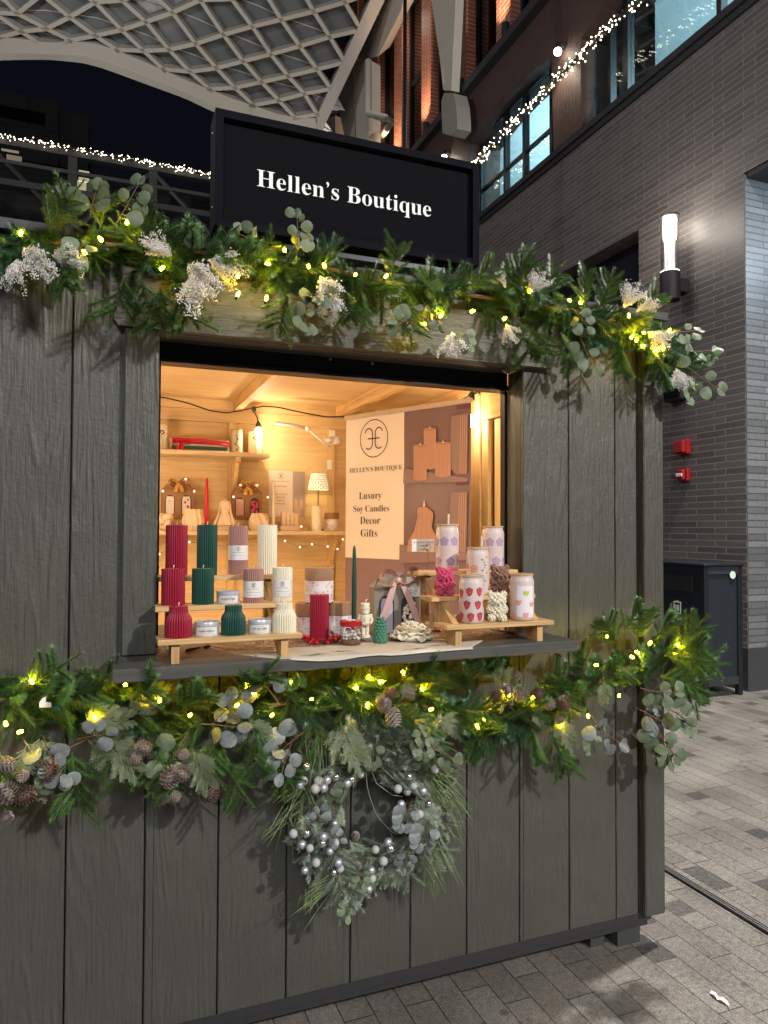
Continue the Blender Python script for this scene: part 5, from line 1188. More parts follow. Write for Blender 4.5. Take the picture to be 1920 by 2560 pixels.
def gift_box(label,px,pyb,wpx,hb,hr,y,z,m,bm,wins,group,dk=.55,rz=0,tails=1.0,bs=.55,tilt=0):
    p,s=S(px,pyb,y); w_=wpx*s; h=hb*s; r=hr*s; d=w_*dk; t=thing('gift_box',label,'gift box',(p.x,y,z),rz,group)
    q=MB(); q.box(-w_/2,w_/2,0,d,0,h); part('box_body',q,m,t)
    q=MB(); rt=.30
    q.prism([(-w_/2,0,h+.0003),(w_/2,0,h+.0003),(w_*rt,d*.42,h+r*.72),(-w_*rt,d*.42,h+r*.72)],(0,.002,.0)); q.prism([(-w_/2,d,h+.0003),(w_/2,d,h+.0003),(w_*rt,d*.58,h+r*.72),(-w_*rt,d*.58,h+r*.72)],(0,-.002,0))
    for s2 in (-1,1): q.prism([(s2*w_/2,0.001,h+.0006),(s2*w_/2,d-.001,h+.0006),(s2*w_*.36,d*.5,h+r*.6)],(s2*.0015,0,0)); 
    q.prism([(-w_*.24,d*.47,h+r*.73),(w_*.24,d*.47,h+r*.73),(w_*.20,d*.47,h+r),(-w_*.20,d*.47,h+r)],(0,d*.06,0))
    part('gable_top',q,m,t)
    for wi,(wx,ww,wz,wh,cont) in enumerate(wins):
        x0,x1=-w_/2+wx*w_-ww*w_/2,-w_/2+wx*w_+ww*w_/2; zz0=wz*h; zz1=zz0+wh*h
        q=MB(); pts=[(x0,-.0012,zz0),(x1,-.0012,zz0)]+[((x0+x1)/2+(x1-x0)/2*math.cos(a*PI/10),-.0012,zz1-(x1-x0)/2+(x1-x0)/2*math.sin(a*PI/10)) for a in range(11)]
        q.poly(pts); o=part('window',q,mat('box_window_dark',(.05,.04,.04),.4),t)
        cont(o,(x0+x1)/2,(x1-x0),zz0,zz1-zz0)
    bow(t,Vector((0,-.012,h+r*.55)),Vector((1,0,0)),Vector((0,0,1)),Vector((0,-1,0)),w_*bs,bm,tails,tilt=tilt)
    return t,p,w_,h,d
def c_cup(m,dots=None):
    def f(o,xc,w,z0,h):
        q=MB(); r=w*.40; n=10
        vs=[];
        q.prism([(xc-r,-.004,z0+.001),(xc+r,-.004,z0+.001),(xc+r,-.004,z0+h*.78),(xc+r*.8,-.004,z0+h*.92),(xc-r*.8,-.004,z0+h*.92),(xc-r,-.004,z0+h*.78)],(0,.0025,0)); c=part('candle_glass',q,m,o)
        if dots:
            q=MB()
            for (u,v,k) in dots[1]: q.prism([(xc+r*u+k*r*math.cos(a*PI/5),-.0052,z0+h*v+k*r*1.2*math.sin(a*PI/5)) for a in range(10)],(0,.001,0))
            part('print',q,dots[0],c)
    return f
def c_balls(m,n=9):
    def f(o,xc,w,z0,h):
        q=MB(); random.seed(n)
        for k in range(26): q.ball((xc+random.uniform(-.33,.33)*w,-.003-random.uniform(0,.004),z0+h*(.1+.68*random.random())),w*random.uniform(.10,.17),7,5)
        part('rose_bear',q,m,o,True)
    return f
M_gold=mat('gold_ribbon',(.62,.34,.09),.28,.25,var=.1,scale=15); M_pinkr=mat('pink_satin',(.66,.42,.40),.3,.1,var=.08,scale=15); M_grey=mat('taupe_board',(.23,.20,.16),.65,var=.06)
M_cupw=mat('white_cup',(.72,.66,.66),.4,var=.05); M_cuprose=mat('pink_cup',(.66,.38,.36),.4,var=.05); M_dotred=mat('print_red',(.55,.04,.07),.5); M_ink2=mat('line_ink',(.10,.08,.09),.6)
lin=(M_ink2,[(-.3,.65,.10),(0,.72,.12),(.3,.66,.10),(-.15,.56,.07),(.2,.52,.06),(.05,.4,.05),(-.2,.3,.05)])
GB='kraft gift boxes with gold bows on the shelf'
zR=zM+.063
gift_box('kraft gift box with gold bow showing a heart printed cup, beside red taper',445,1291,79,73,24,2.135,zR,M_kraft,M_gold,((.25,.30,.18,.66,c_cup(M_cupw,lin)),(.75,.31,.18,.66,c_cup(M_cupw,(M_dotred,[(-.4,.2,.3),(.4,.4,.32),(-.3,.62,.3),(.4,.76,.25)])))),GB,.25,0,.42,.62,.25)
gift_box('kraft gift box with gold bow showing pink cup and rosy bear candle',618,1300,75,66,26,2.135,zR,M_kraft,M_gold,((.25,.32,.16,.68,c_cup(M_cuprose)),(.74,.32,.16,.68,c_balls(W_rose,4))),GB,.25,0,.42,.62)
b_,p,wB,hB,dB=gift_box('taupe gable gift box with pink satin bow on the counter',992,1590,116,117,36,.10,ZC,M_grey,M_pinkr,((.27,.33,.04,.80,c_cup(mat('lilac_cup',(.50,.48,.58),.4,var=.05),lin)),(.76,.33,.04,.80,c_balls(W_cream,6))),None,.55,R(-8),1.45,.78,.2)
tg=thing('gift_tag','white tag with green wreath print hanging from the taupe gift box','tag',at(1033,1492,1,.085)); q=MB(); s_=S(1033,1465,.085)[1]; q.box(-18*s_,18*s_,0,.001,0,50*s_); part('card',q,M_label,tg)
q=MB(); random.seed(8)
for c_ in ((-.008,.018),(.006,.014),(-.003,.008),(.010,.022)):
    for k in range(9):
        a=k*.698; q.ribbon([(c_[0]+.004*math.cos(a),-.0006,c_[1]+.004*math.sin(a)),(c_[0]+.006*math.cos(a+.3),-.0006,c_[1]+.006*math.sin(a+.3))],Vector((.0016,0,.0014)))
part('wreath_print',q,mat('tag_green',(.05,.09,.03),.6),tg)
q=MB(); q.box(-.014,.014,-.0006,-.0001,.034,.0348); q.box(-.014,.014,-.0006,-.0001,.047,.0478); q.box(-.0145,-.0138,-.0006,-.0001,.034,.0478); q.box(.0138,.0145,-.0006,-.0001,.034,.0478); part('name_box',q,M_ink,tg)
q=MB(); q.tube([(0,-.001,50*s_-.003),(-.004,-.002,50*s_+.012),(-.012,-.004,50*s_+.03)],.0007,5); part('string',q,M_wick,tg)

# ---- tumblers with bamboo lids
M_frost=mat('frosted_glass',(.82,.68,.65),.42,trans=.22,var=.03,sss=.1); M_blid=wood_mat('bamboo_lid',(.58,.40,.20),'x',.45,.2); M_straw=mat('straw_glass',(.8,.76,.72),.08,trans=.3,var=0)
def wpatch(mb,r,a0,u,v,pts,dr=.0006):
    fanpoly(mb,pts,lambda x,y:((r+dr)*math.cos(a0+(u+x)/r),(r+dr)*math.sin(a0+(u+x)/r),v+y))
circ=lambda k,n=12,sx=1,sy=1:[(k*sx*math.cos(2*PI*i/n),k*sy*math.sin(2*PI*i/n)) for i in range(n)]
def tumbler(label,px,pyb,wpx,pyt,y,z,deco,lid=True,straw=None,name='glass_tumbler',m=None,group='printed glass tumblers',h=None):
    p,s=S(px,pyb,y); r=wpx*s/2; h=h or (pyb-pyt)*s-.004; t=thing(name,label,'tumbler',(p.x,y,z),0,group); a0=facing(p.x,y)
    q=MB(); q.lathe([(r*.80,0),(r*.9,.002),(r*.985,.010),(r,.018),(r,h*.82),(r*.97,h*.87),(r*.90,h*.915),(r*.895,h*.955),(r*.915,h*.965)],40); part('glass',q,m or M_frost,t,True,60)
    if lid: q=MB(); q.lathe([(r*.93,h*.966),(r*.955,h*.97),(r*.955,h*.998),(r*.93,h)],36); part('lid',q,M_blid if lid is True else lid,t,True,40)
    if deco: deco(t,r,h,a0)
    if straw: q=MB(); q.tube(straw(r,h),.0035,8); part('straw',q,M_straw,t,True)
    return t
def layer(t,name,m,items,r,a0,dr=.0006,wrapn=None):
    q=MB()
    for (u,v,pts) in items: wpatch(q,r,a0,u,v,pts,dr)
    return part(name,q,m,t)
M_lil=mat('lilac_print',(.42,.30,.50),.5,var=.05); M_yel=mat('yellow_print',(.62,.44,.10),.5); M_straw_=mat('strawberry_print',(.50,.035,.06),.5); M_leafp=mat('leaf_print',(.10,.18,.08),.5); M_orange=mat('orange_print',(.75,.25,.08),.5); M_pinkp=mat('pink_print',(.72,.34,.34),.5); M_lime=mat('lime_print',(.50,.55,.06),.5); M_wht=mat('white_dot',(.85,.83,.8),.5); M_peachp=mat('peach_print',(.72,.42,.30),.5)
def d_flower(t,r,h,a0):
    F=[(-.010,h*.63),(.026,h*.63),(-.034,h*.20),(.012,h*.20),(-.046,h*.62),(.05,h*.2)] 
    q=[]
    for (u,v) in F:
        for k in range(5): a=PI/2+k*2*PI/5; q.append((u+.0088*math.cos(a),v+.0088*math.sin(a),circ(.0070,10)))
    o=layer(t,'lilac_flowers',M_lil,q,r,a0); layer(o,'flower_centres',M_yel,[(u,v,circ(.0036,10)) for u,v in F],r,a0,.0011)
def d_straw(t,r,h,a0):
    F=[(-.006,h*.66),(.026,h*.66),(-.036,h*.62),(-.014,h*.39),(.021,h*.39),(.052,h*.4),(-.002,h*.14),(.028,h*.15),(-.036,h*.14)]
    sh=[(-.0085,.005),(-.0075,.0085),(0,.009),(.0078,.0085),(.0085,.004),(.006,-.005),(.001,-.0105),(-.002,-.0105),(-.0065,-.004)]
    o=layer(t,'strawberries',M_straw_,[(u,v,[(a_*1.3,b_*1.25) for a_,b_ in sh]) for u,v in F],r,a0); layer(o,'berry_leaves',M_leafp,[(u,v+.0108,[(-.006,0),(-.002,-.003),(0,-.001),(.002,-.003),(.006,0),(0,.004)]) for u,v in F],r,a0,.0012)
    layer(o,'berry_seeds',M_wht,[(u+a,v+b,circ(.0008,6)) for u,v in F for a,b in ((-.004,.003),(.003,.004),(0,-.001),(-.003,-.005),(.004,-.002))],r,a0,.0013)
def d_orange(t,r,h,a0):
    o=layer(t,'orange_slices',M_orange,[(-.012,h*.56,circ(.0125,18)),(-.038,h*.6,circ(.008,12))],r,a0)
    layer(o,'orange_pith',M_peachp,[(-.012+.0072*math.cos(k*PI/4),h*.56+.0072*math.sin(k*PI/4),circ(.0032,8)) for k in range(8)],r,a0,.0012)
    layer(t,'leaf_sprays',M_leafp,[(.021+.006*math.cos(k*2.1)+.002*k%3*.001,h*(.28+.055*k),[(0,0),(.006*(1 if k%2 else -1),.003),(.009*(1 if k%2 else -1),.007),(.002,.004)]) for k in range(10)]+[(-.002+.004*k,h*(.27-.01*k),[(0,0),(-.006,.002),(-.009,.008),(-.001,.005)]) for k in range(5)],r,a0)
    layer(t,'peaches',M_peachp,[(.016,h*.22,circ(.009,14)),(-.016,h*.12,circ(.009,14))],r,a0)
def d_tulip(t,r,h,a0):
    o=layer(t,'printed_panel',mat('printed_panel',(.80,.74,.80),.5,var=.02),[(x_,h*.42,[(-.0042,-h*.33),(.0042,-h*.33),(.0042,h*.33),(-.0042,h*.33)]) for x_ in [-.012+.0083*k for k in range(7)]],r,a0)
    tul=[(-.008,.008),(-.009,-.002),(-.005,-.008),(.004,-.008),(.009,-.002),(.009,.008),(.004,.002),(0,.009),(-.004,.002)]
    layer(o,'pink_tulips',M_pinkp,[(-.012,h*.40,[(x_*1.15,y_*1.15) for x_,y_ in tul]),(.012,h*.14,tul),(-.026,h*.12,tul),(.034,h*.36,tul)],r,a0,.0012); layer(o,'lime_tulip',M_lime,[(.014,h*.60,tul)],r,a0,.0012)
def d_line(kind):
    def f(t,r,h,a0):
        if kind: it=[(.012*math.sin(k*1.3)*(.4+.6*(k%2)),h*(.15+.072*k),circ(.0035 if k%3 else .006,7)) for k in range(9)]+[(0,h*.45,[(-.0006,-h*.33),(.0006,-h*.33),(.0006,h*.33),(-.0006,h*.33)])]
        else: it=[(.010*math.cos(k*2.4),h*(.66+.06*math.sin(k*2.4)),circ(.0055,7)) for k in range(7)]+[(.004*math.sin(k),h*(.2+.07*k),[(-.0007,-.006),(.0007,-.006),(.0012,.006),(-.0002,.006)]) for k in range(6)]
        layer(t,'line_drawing',mat('line_print',(.22,.16,.14),.6),it,r,a0)
    return f
GT='printed glass tumblers on the pine riser'
st1=lambda r,h:[(.001,-.002,h*.3),(.003,-.004,h+.034)]
tumbler('frosted tumbler with strawberry print and bamboo lid, bottom tier',1178.5,1560,62,1437.6,yb-.005,ZL[0],d_straw,group=GT)
tumbler('frosted tumbler with pale tulip print and bamboo lid, bottom tier',1304.7,1555,60,1436,yb,ZL[0],d_tulip,group=GT)
tumbler('frosted tumbler with orange slice and leaf print, middle tier',1194.4,1496,57.8,1375,ym,ZL[1],d_orange,straw=lambda r,h:[(.008,0,h*.3),(.014,-.004,h+.03)],group=GT)
tumbler('frosted tumbler with lilac flowers and upright straw above the pink bear',1118,1432,57,1314,yt,ZL[2],d_flower,straw=st1,group=GT)
tumbler('frosted tumbler with lilac flowers above the brown bear candle',1232,1429,55.8,1318,yt,ZL[2],d_flower,group=GT)
GU='line drawing tumblers on the upper shelf'
M_frw=mat('frosted_warm_glass',(.82,.72,.55),.45,trans=.35,var=.03)
tumbler('frosted tumbler with line drawn face, left of the ribboned box',405,1117,30,1048,2.12,zS,d_line(0),True,None,m=M_frw,group=GU)
tumbler('frosted tumbler with vine stem drawing beside the ribboned box',591.6,1124,31.6,1062,2.12,zS,d_line(1),True,None,m=M_frw,group=GU)
tumbler('frosted tumbler with line drawn figure at the upper shelf end',637.7,1125,33,1065,2.12,zS,d_line(0),True,None,m=M_frw,group=GU)
# ---- bear candles made of rosettes
def bear(label,px,pyb,wpx,pyt,y,z,m):
    p,s=S(px,pyb,y); u=(pyb-pyt)*s/.075*.97; t=thing('bear_candle',label,'candle',(p.x,y,z),facing(p.x,y)+PI/2,'rosette bear candles on the pine riser'); q=MB(); random.seed(int(px))
    def blob(c,r,k=1.0):
        c=Vector(c)*u; rr=[x*u for x in (r if isinstance(r,tuple) else (r,r,r))]
        q.ball(c,tuple(x*.9 for x in rr),12,8); n=int(46*k)
        for i in range(n):
            zz=1-2*(i+.5)/n; a=i*2.39996; v=Vector((math.sqrt(1-zz*zz)*math.cos(a),math.sqrt(1-zz*zz)*math.sin(a),zz))
            pp=c+Vector((v.x*rr[0],v.y*rr[1],v.z*rr[2]))*.92; e=min(rr)*random.uniform(.24,.34); q.ball(pp,(e,e,e),6,4)
            q.ball(pp+v*e*.75,e*.45,5,3)
    blob((0,0,.053),(.0215,.018,.0175),1.3)
    for sx in (-1,1): blob((sx*.017,.002,.069),.0078,.5); blob((sx*.0185,-.003,.031),(.0085,.009,.0115),.6); blob((sx*.0135,-.012,.0095),(.010,.012,.0095),.7)
    blob((0,0,.024),(.0185,.016,.019),1.1); blob((0,-.0175,.050),(.008,.005,.0065),.4)
    part('wax_body',q,m,t,True); wick(t,.069*u,.010,.2)
bear('bright pink rosette bear candle on the middle tier',1113,1491,60,1417.8,ym,ZL[1],W_rose); bear('brown rosette bear candle on the middle tier',1250,1490,60,1416.7,ym,ZL[1],W_cocoa); bear('cream rosette bear candle on the bottom tier between tumblers',1242.5,1559,63,1483,yb,ZL[0],W_cream)
# ---- price card on its spiral holder
p=at(1089,1577,2,ZC); yc=p.y
ch=thing('price_holder','copper wire card holder with spiral clip behind the pine riser','card holder',(p.x,p.y,ZC)); q=MB(); q.lathe([(.02,0),(.022,.003),(.02,.006),(.004,.008)],24); M_cop=mat('copper',(.5,.25,.14),.3,.9); part('base',q,M_cop,ch,True,40)
c_=at(1068.6,1368,1,yc); s_=(c_-CAM).dot(FW)/F_PX; cc=c_-p; q=MB(); cc=Vector((cc.x,0,c_.z-ZC))
q.tube([(0,0,.006),(cc.x*.9,0,cc.z*.5),(cc.x+.002,-.0,cc.z-.012)]+[(cc.x+.0115*math.cos(a),-.002,cc.z+.0115*math.sin(a)) for a in [ -PI/2+k*.3 for k in range(22)]],.0008,6); part('spiral_wire',q,M_cop,ch,True)
pcd=thing('price_card','white card priced for glass cup and straw clipped in the copper holder','price card',at(1058,1379,1,yc+.001)); w_=62*s_; h=31*s_; q=MB(); q.box(-w_/2,w_/2,0,.0008,0,h); part('card',q,M_label,pcd)
q=MB(); fn=lambda dv:(lambda u,v,n:(u,-.0005,v+dv)); put_text(q,'GLASS CUP • STRAW',w_*.88,fn(h*.68),off=.004); put_text(q,'1 FOR 28$',w_*.42,fn(h*.40),off=.004); put_text(q,'2 FOR 50$',w_*.46,fn(h*.10),off=.004); part('printing',q,M_ink,pcd)

# ---- goods on the back shelves
yS=2.08
rb=thing('ribboned_box','clear gift box with red ribbon bow lying on the upper shelf','gift box',(at(499,1124,1,2.1).x,2.08,zS)); s_=S(499,1124,2.08)[1]; bw=144*s_; bh=30*s_
q=MB(); q.box(-bw/2,bw/2,0,.08,0,bh,ch=.002); part('clear_box',q,mat('acetate_box',(.75,.6,.5),.12,trans=.3),rb)
q=MB(); q.box(-bw*.48,bw*.48,-.001,.0,.010,bh*.45); part('green_taper',q,W_green,rb)
q=MB(); q.tube([(-bw*.45,.006-.012,bh*.72),(bw*.45,-.006,bh*.66)],.006,8); part('dark_taper',q,W_red,rb,True)
q=MB(); q.ribbon([(-bw*.36,-.003,bh*.5),(-bw*.1,-.004,bh*.95),(bw*.2,-.004,bh*.85),(bw*.5,-.003,bh*.55)],Vector((0,0,.02))); q.ribbon([(-bw*.48,-.003,bh*.98),(0,-.003,bh*1.0),(bw*.5,-.003,bh*.80)],Vector((0,.006,.012))); part('ribbon',q,mat('red_satin',(.55,.008,.03),.3,var=.06),rb)
bow(rb,Vector((-bw*.34,-.006,bh*.5)),Vector((1,0,0)),Vector((0,0,1)),Vector((0,-1,0)),.085,bpy.data.materials['red_satin'],.75,.026)
def shelf_item(name,label,cat,px,pyb,mb,m,y=2.06,z=None,rz=0,part_name='wax_body',wk=None):
    p=at(px,pyb,1,y); t=thing(name,label,cat,(p.x,y,zM if z is None else z),rz); part(part_name,mb,m,t,True,60)
    if wk: wick(t,wk,.01,.2)
    return t
sc_=S(560,1325,2.06)[1]
# knot, swirl, bust, braided swirl
q=MB(); r=23*sc_; kn=[]
for k in range(49):
    a=2*PI*k/48; kn.append((r*.36*(math.sin(a)+2*math.sin(2*a))*.55*1.0, r*.33*math.sin(3*a), r*.95+r*.36*(math.cos(a)-2*math.cos(2*a))*.62))
q.tube(kn,r*.36,12,False); lo_=min(v[2] for v in q.v); q.v=[(a,b,c-lo_) for a,b,c in q.v]; shelf_item('knot_candle','peach candle tied in a thick knot at the shelf end','candle',412,1325,q,W_peach)
def swirl(r,h,n,tw,dp,prof):
    q=MB(); pr=[(r*prof(k/16),h*k/16) for k in range(17)]; q.lathe(pr,72,fn=lambda a,k,rr,z: rr*(1-dp*(.5+.5*math.cos(n*a+tw*k/16*2*PI)))); q.lathe([(r*prof(1)*.9,h),(r*.2,h-.001)],24); return q
shelf_item('swirl_candle','rounded peach candle with twisted ribs beside the red taper','candle',483,1326,swirl(28*sc_,52*sc_,12,.42,.13,lambda t:.62+.40*math.sin(min(1,t*1.15+.1)*PI*.82)),W_peach,wk=50*sc_)
shelf_item('braided_candle','peach candle with braided swirl sides below the kraft box','candle',647,1323,swirl(26.5*sc_,44*sc_,7,.9,.22,lambda t:.60+.42*math.sin(min(1,t+.08)*PI*.85)),W_peach,wk=42*sc_)
q=MB(); h=64*sc_; bp=[(29,0),(29.5,3),(27,10),(21,18),(13,25),(10.5,30),(12,36),(14.5,43),(15.5,50),(14,57),(9,62),(2,64)]
q.lathe([(a*sc_,b*sc_) for a,b in bp],72,fn=lambda a,k,r_,z:(r_*(1+.06*math.sin(9*a+k*.35)*max(.25,1-z/h)+.03*math.sin(17*a+k*.5)))*(1 if True else 1))
q.v=[(x,y*(.66 if z<24*sc_ else .95),z) for x,y,z in q.v]
q.ball((0,-13.6*sc_,46*sc_),(1.8*sc_,2.6*sc_,3.2*sc_),8,6); q.ball((0,-11.6*sc_,39.5*sc_),(5*sc_,3.5*sc_,3.4*sc_),10,6); q.ball((0,-12.4*sc_,42*sc_),(3*sc_,2*sc_,.9*sc_),8,5)
for sx in (-1,1): q.ball((sx*5*sc_,-12.6*sc_,49*sc_),(2.6*sc_,1.6*sc_,1.3*sc_),8,5); q.tube([(sx*9*sc_,-11*sc_,58*sc_),(sx*13*sc_,-8*sc_,46*sc_),(sx*15*sc_,-9*sc_,30*sc_),(sx*20*sc_,-14*sc_,14*sc_),(sx*24*sc_,-16*sc_,2*sc_)],[.003,.004,.005,.006,.006],8)
q.tube([(-11*sc_,-12*sc_,56*sc_),(0,-14.6*sc_,57.5*sc_),(11*sc_,-12*sc_,56*sc_)],.0022,8)
bt_=shelf_item('bust_candle','peach candle moulded as a veiled woman bust on the back shelf','candle',562,1308,q,W_peach,2.06,zM,facing(.6,2.06)+PI/2)
pb=thing('bust_plinth','small pale block under the veiled bust candle','block',(bt_.location.x,2.06,zM)); q=MB(); q.box(-.045,.045,-.035,.035,0,.030,ch=.002); part('block',q,M_shelf,pb); bt_.location.z=zM+.0305
taper('bright red taper candle standing on the back shelf',516,1195,1312,10,2.04,zM+.035,mat('bright_red_wax',(.55,.006,.035),.4,sss=.1)); p=at(516,1312,1,2.04)
def star_holder(label,x):
    t=thing('star_holder',label,'candle holder',(x,2.04,zM)); q=MB(); st=[((.032 if k%2==0 else .016)*math.cos(k*PI/5+PI/2),(.032 if k%2==0 else .016)*math.sin(k*PI/5+PI/2),0) for k in range(10)]; q.prism(st,(0,0,.012)); q.lathe([(.013,.0125),(.012,.033),(.010,.034)],16); part('glass_star',q,mat('holder_glass',(.85,.8,.72),.1,trans=.4),t)
star_holder('pale star shaped holder under the red taper candle',p.x)
p2=at(684,1308,1,2.04); taper('cream taper candle in a star holder before the poster',684,1203,1312,7.5,2.04,zM+.035,W_cream); star_holder('pale star shaped holder under the cream taper candle',p2.x)
# stacked book candle
u=sc_; q=MB(); q.box(-25*u,25*u,-.03,.03,0,13*u,ch=.003)
for k,hh_ in enumerate((35,31,34,32)):
    x=-20*u+k*10.6*u; q.box(x,x+9.8*u,-.022,.022,13*u+.0005,13*u+hh_*u,ch=.003)
    for zz in (18,30,38): q.box(x-.0003,x+9.8*u+.0003,-.0235,-.0215,zz*u,zz*u+1.6*u)
shelf_item('book_candle','cream candle moulded as four upright books on a lying one','candle',723,1325,q,W_peach)
q=MB(); r=12.5*sc_; h=65*sc_; q.lathe([(r*.98,0),(r,.002),(r,h-.002),(r*.98,h)],32); shelf_item('pillar_candle','smooth cream pillar candle in front of the shelf lamp','candle',791,1327,q,W_cream,2.02,wk=h)
c_=at(829,1327,1,2.05); canister('small kraft canister with toile label on the back shelf',c_.x,2.05,zM,19*sc_,48*sc_)
# lamp with patterned shade
lp=at(795,1325,1,2.14); s_=S(795,1325,2.14)[1]; ln=thing('table_lamp','small lit table lamp with woven pattern shade on the back shelf','lamp',(lp.x,2.14,zM))
q=MB(); q.lathe([(.035,0),(.036,.005),(.03,.012),(.006,.016)],24); part('base',q,mat('lamp_dark_green',(.02,.06,.04),.35),ln,True,40)
for k in (-1,1): q=MB(); q.tube([(k*.003,0,.015),(k*.003,0,103*s_)],.0018,6); part('stem',q,M_black,ln,True)
z0,z1=103*s_,143*s_; r0,r1=26*s_,18.5*s_
def shade_mat():
    m,nt,b=newmat('patterned_shade'); tc=N(nt,'TexCoord'); bt=N(nt,'TexBrick'); sp=N(nt,'SeparateXYZ'); nt.links.new(tc.outputs['Object'],sp.inputs[0])
    an=math_(nt,'ARCTAN2',sp.outputs[0],sp.outputs[1]); cb=N(nt,'CombineXYZ'); nt.links.new(an,cb.inputs[0]); nt.links.new(math_(nt,'MULTIPLY',sp.outputs[2],20.0),cb.inputs[1]); nt.links.new(cb.outputs[0],bt.inputs[0])
    bt.inputs['Scale'].default_value=1; bt.inputs['Brick Width'].default_value=.34; bt.inputs['Row Height'].default_value=.26; bt.inputs['Mortar Size'].default_value=.035
    bt.inputs['Color1'].default_value=(.9,.85,.6,1); bt.inputs['Color2'].default_value=(.85,.8,.55,1); bt.inputs['Mortar'].default_value=(.12,.12,.04,1)
    nt.links.new(bt.outputs['Color'],b.inputs['Base Color']); nt.links.new(bt.outputs['Color'],b.inputs['Emission Color']); b.inputs['Emission Strength'].default_value=.8; return m
q=MB(); q.lathe([(r0,z0),(r0*.9,z0+(z1-z0)*.4),(r1,z1)],40,cap=False); part('lamp_shade',q,shade_mat(),ln,True)
q=MB(); q.ball((0,0,(z0+z1)/2),.012,10,8); part('bulb',q,emis('lamp_bulb_glow',(1,.85,.5),20),ln,True); lamp('shelf_lamp_light','POINT',(lp.x,2.14,zM+(z0+z1)/2),.7,(1,.75,.4),.02)
# poster
pt=at(717,1294,1,YB-.006); s_=S(717,1240,YB-.006)[1]; pw=92*s_; phh=117*s_
po=thing('wall_poster','small shop poster pinned to the back wall behind the shelf candles','poster',(pt.x,YB-.006,pt.z)); q=MB(); q.box(-pw/2,pw/2,0,.001,0,phh); part('paper',q,mat('poster_paper',(.72,.62,.54),.5,var=.02),po)
q=MB(); q.box(pw*.16,pw/2-.001,-.0008,-.0001,.002,phh-.002); o=part('picture',q,mat('poster_mauve',(.36,.27,.26),.5,var=.1,scale=12),po)
q=MB()
for (u_,z0_,w2,h2) in ((.25,.10,.08,.30),(.40,.18,.09,.2),(.33,.03,.10,.2)): q.prism([(pw*(u_-w2/2),-.0016,phh*z0_),(pw*(u_+w2/2),-.0016,phh*z0_),(pw*(u_+w2/2),-.0016,phh*(z0_+h2)),(pw*(u_-w2/2),-.0016,phh*(z0_+h2))],(0,.0007,0))
part('printed_candles',q,mat('print_peach',(.55,.36,.26),.6,var=.1),o)
q=MB(); fx=lambda du,dv:(lambda u,v,n:(u+du,-.0009,v+dv)); c0=-pw*.17
logo(q,pw*.095,fx(c0,phh*.885),.14); put_text(q,"HELLEN'S BOUTIQUE",pw*.5,fx(c0,phh*.76)); 
for k,(s,wd) in enumerate((('HANDMADE',.33),('SOY CANDLES',.36),('DECOR',.22),('GIFTS',.18),('WEDDINGS',.30))): put_text(q,s,pw*wd,fx(c0,phh*(.65-(.10 if k else 0)-.068*max(0,k-0)+.0)))
part('printing',q,M_inkred,po)
# folding white wall light arm and pearl lights, cord of the festoon bulb
al=at(826,1101,1,2.16); a=thing('swing_arm_light','white folding arm clip light fixed to the corner stud','lamp arm',al); A=lambda x,y,d=0: at(x,y,1,2.14-d)-al
q=MB(); q.tube([A(690,1057,.1),A(730,1063,.09),A(769,1071,.07)],.011,8); part('upper_arm',q,M_white,a,True); q=MB(); q.tube([A(767,1070,.07),A(800,1098,.06),A(824,1119,.05)],.008,8); part('lower_arm',q,M_white,a,True)
q=MB(); q.tube([A(768,1066,.085),A(772,1077,.085)],.016,12); part('hinge',q,M_white,a,True); q=MB(); q.tube([A(812,1101,.05),A(832,1100,.05)],.018,14); q.tube([A(832,1100,.05),A(848,1102,.03)],.026,16); part('clamp_head',q,M_white,a,True)
fl=thing('pearl_light_string','thin wire of small glowing pearl lights drooping under the back shelf','fairy lights',(.6,2.2,zM)); F0=Vector((.6,2.2,zM)); fb_=[(380+x*.3014,860+y*.3014) for x,y in ((90,1220),(280,1120),(350,1222),(675,1268),(735,1170),(870,1172),(960,1272))]+[(360+x*.3255,1280+y*.3255) for x,y in ((117,323),(348,230),(1018,150),(1083,223),(1197,270),(1290,248),(1410,265),(1485,285),(1527,210),(1208,112))]
M_pearl=emis('pearl_glow',(1,.86,.66),1.3); bm_=MB(); bm_.ball((0,0,0),.007,10,8); PM=bm_.mesh('pearl_bulb',M_pearl,True)
for x,y in fb_:
    yy=2.2 if y>1333 else 2.10; o=bpy.data.objects.new('pearl_bulb',PM); C.objects.link(o); o.parent=fl; o.location=at(x,y,1,yy)-F0
q=MB(); wl_=[at(x,y,1,2.2)-F0 for x,y in ((398,1385),(430,1370),(473,1355),(560,1365),(640,1345),(691,1329),(712,1353),(750,1368),(780,1361),(819,1366),(843,1373),(857,1348))]; q.tube(wl_,.0012,5); part('wire',q,M_twig,fl,True)
M_cord=mat('black_cord',(.012,.012,.012),.5)
cdn=thing('festoon_light','black festoon cable with one lit hanging bulb along the back wall top','string light',(.8,2.12,2.2)); K0=Vector((.8,2.12,2.2)); Kp=lambda x,y,yy=2.12: at(380+x*.3014,860+y*.3014,1,yy)-K0
pts=[(-300,470),(40,437),(110,445),(300,490),(480,553),(620,572),(740,552),(840,532),(925,515),(1050,525),(1250,570),(1450,605),(1610,602),(1900,560)]
q=MB(); q.tube(resamp([Kp(*p) for p in pts],60),.0042,6); part('cable',q,M_cord,cdn,True)
q=MB(); q.tube([Kp(840,520),Kp(845,550),Kp(850,570)],[.012,.014,.007],8); q.tube([Kp(850,565),Kp(872,610),Kp(880,650)],.0035,6); q.tube([Kp(880,640),Kp(882,668),Kp(884,690)],[.006,.016,.017],12); part('socket',q,M_cord,cdn,True)
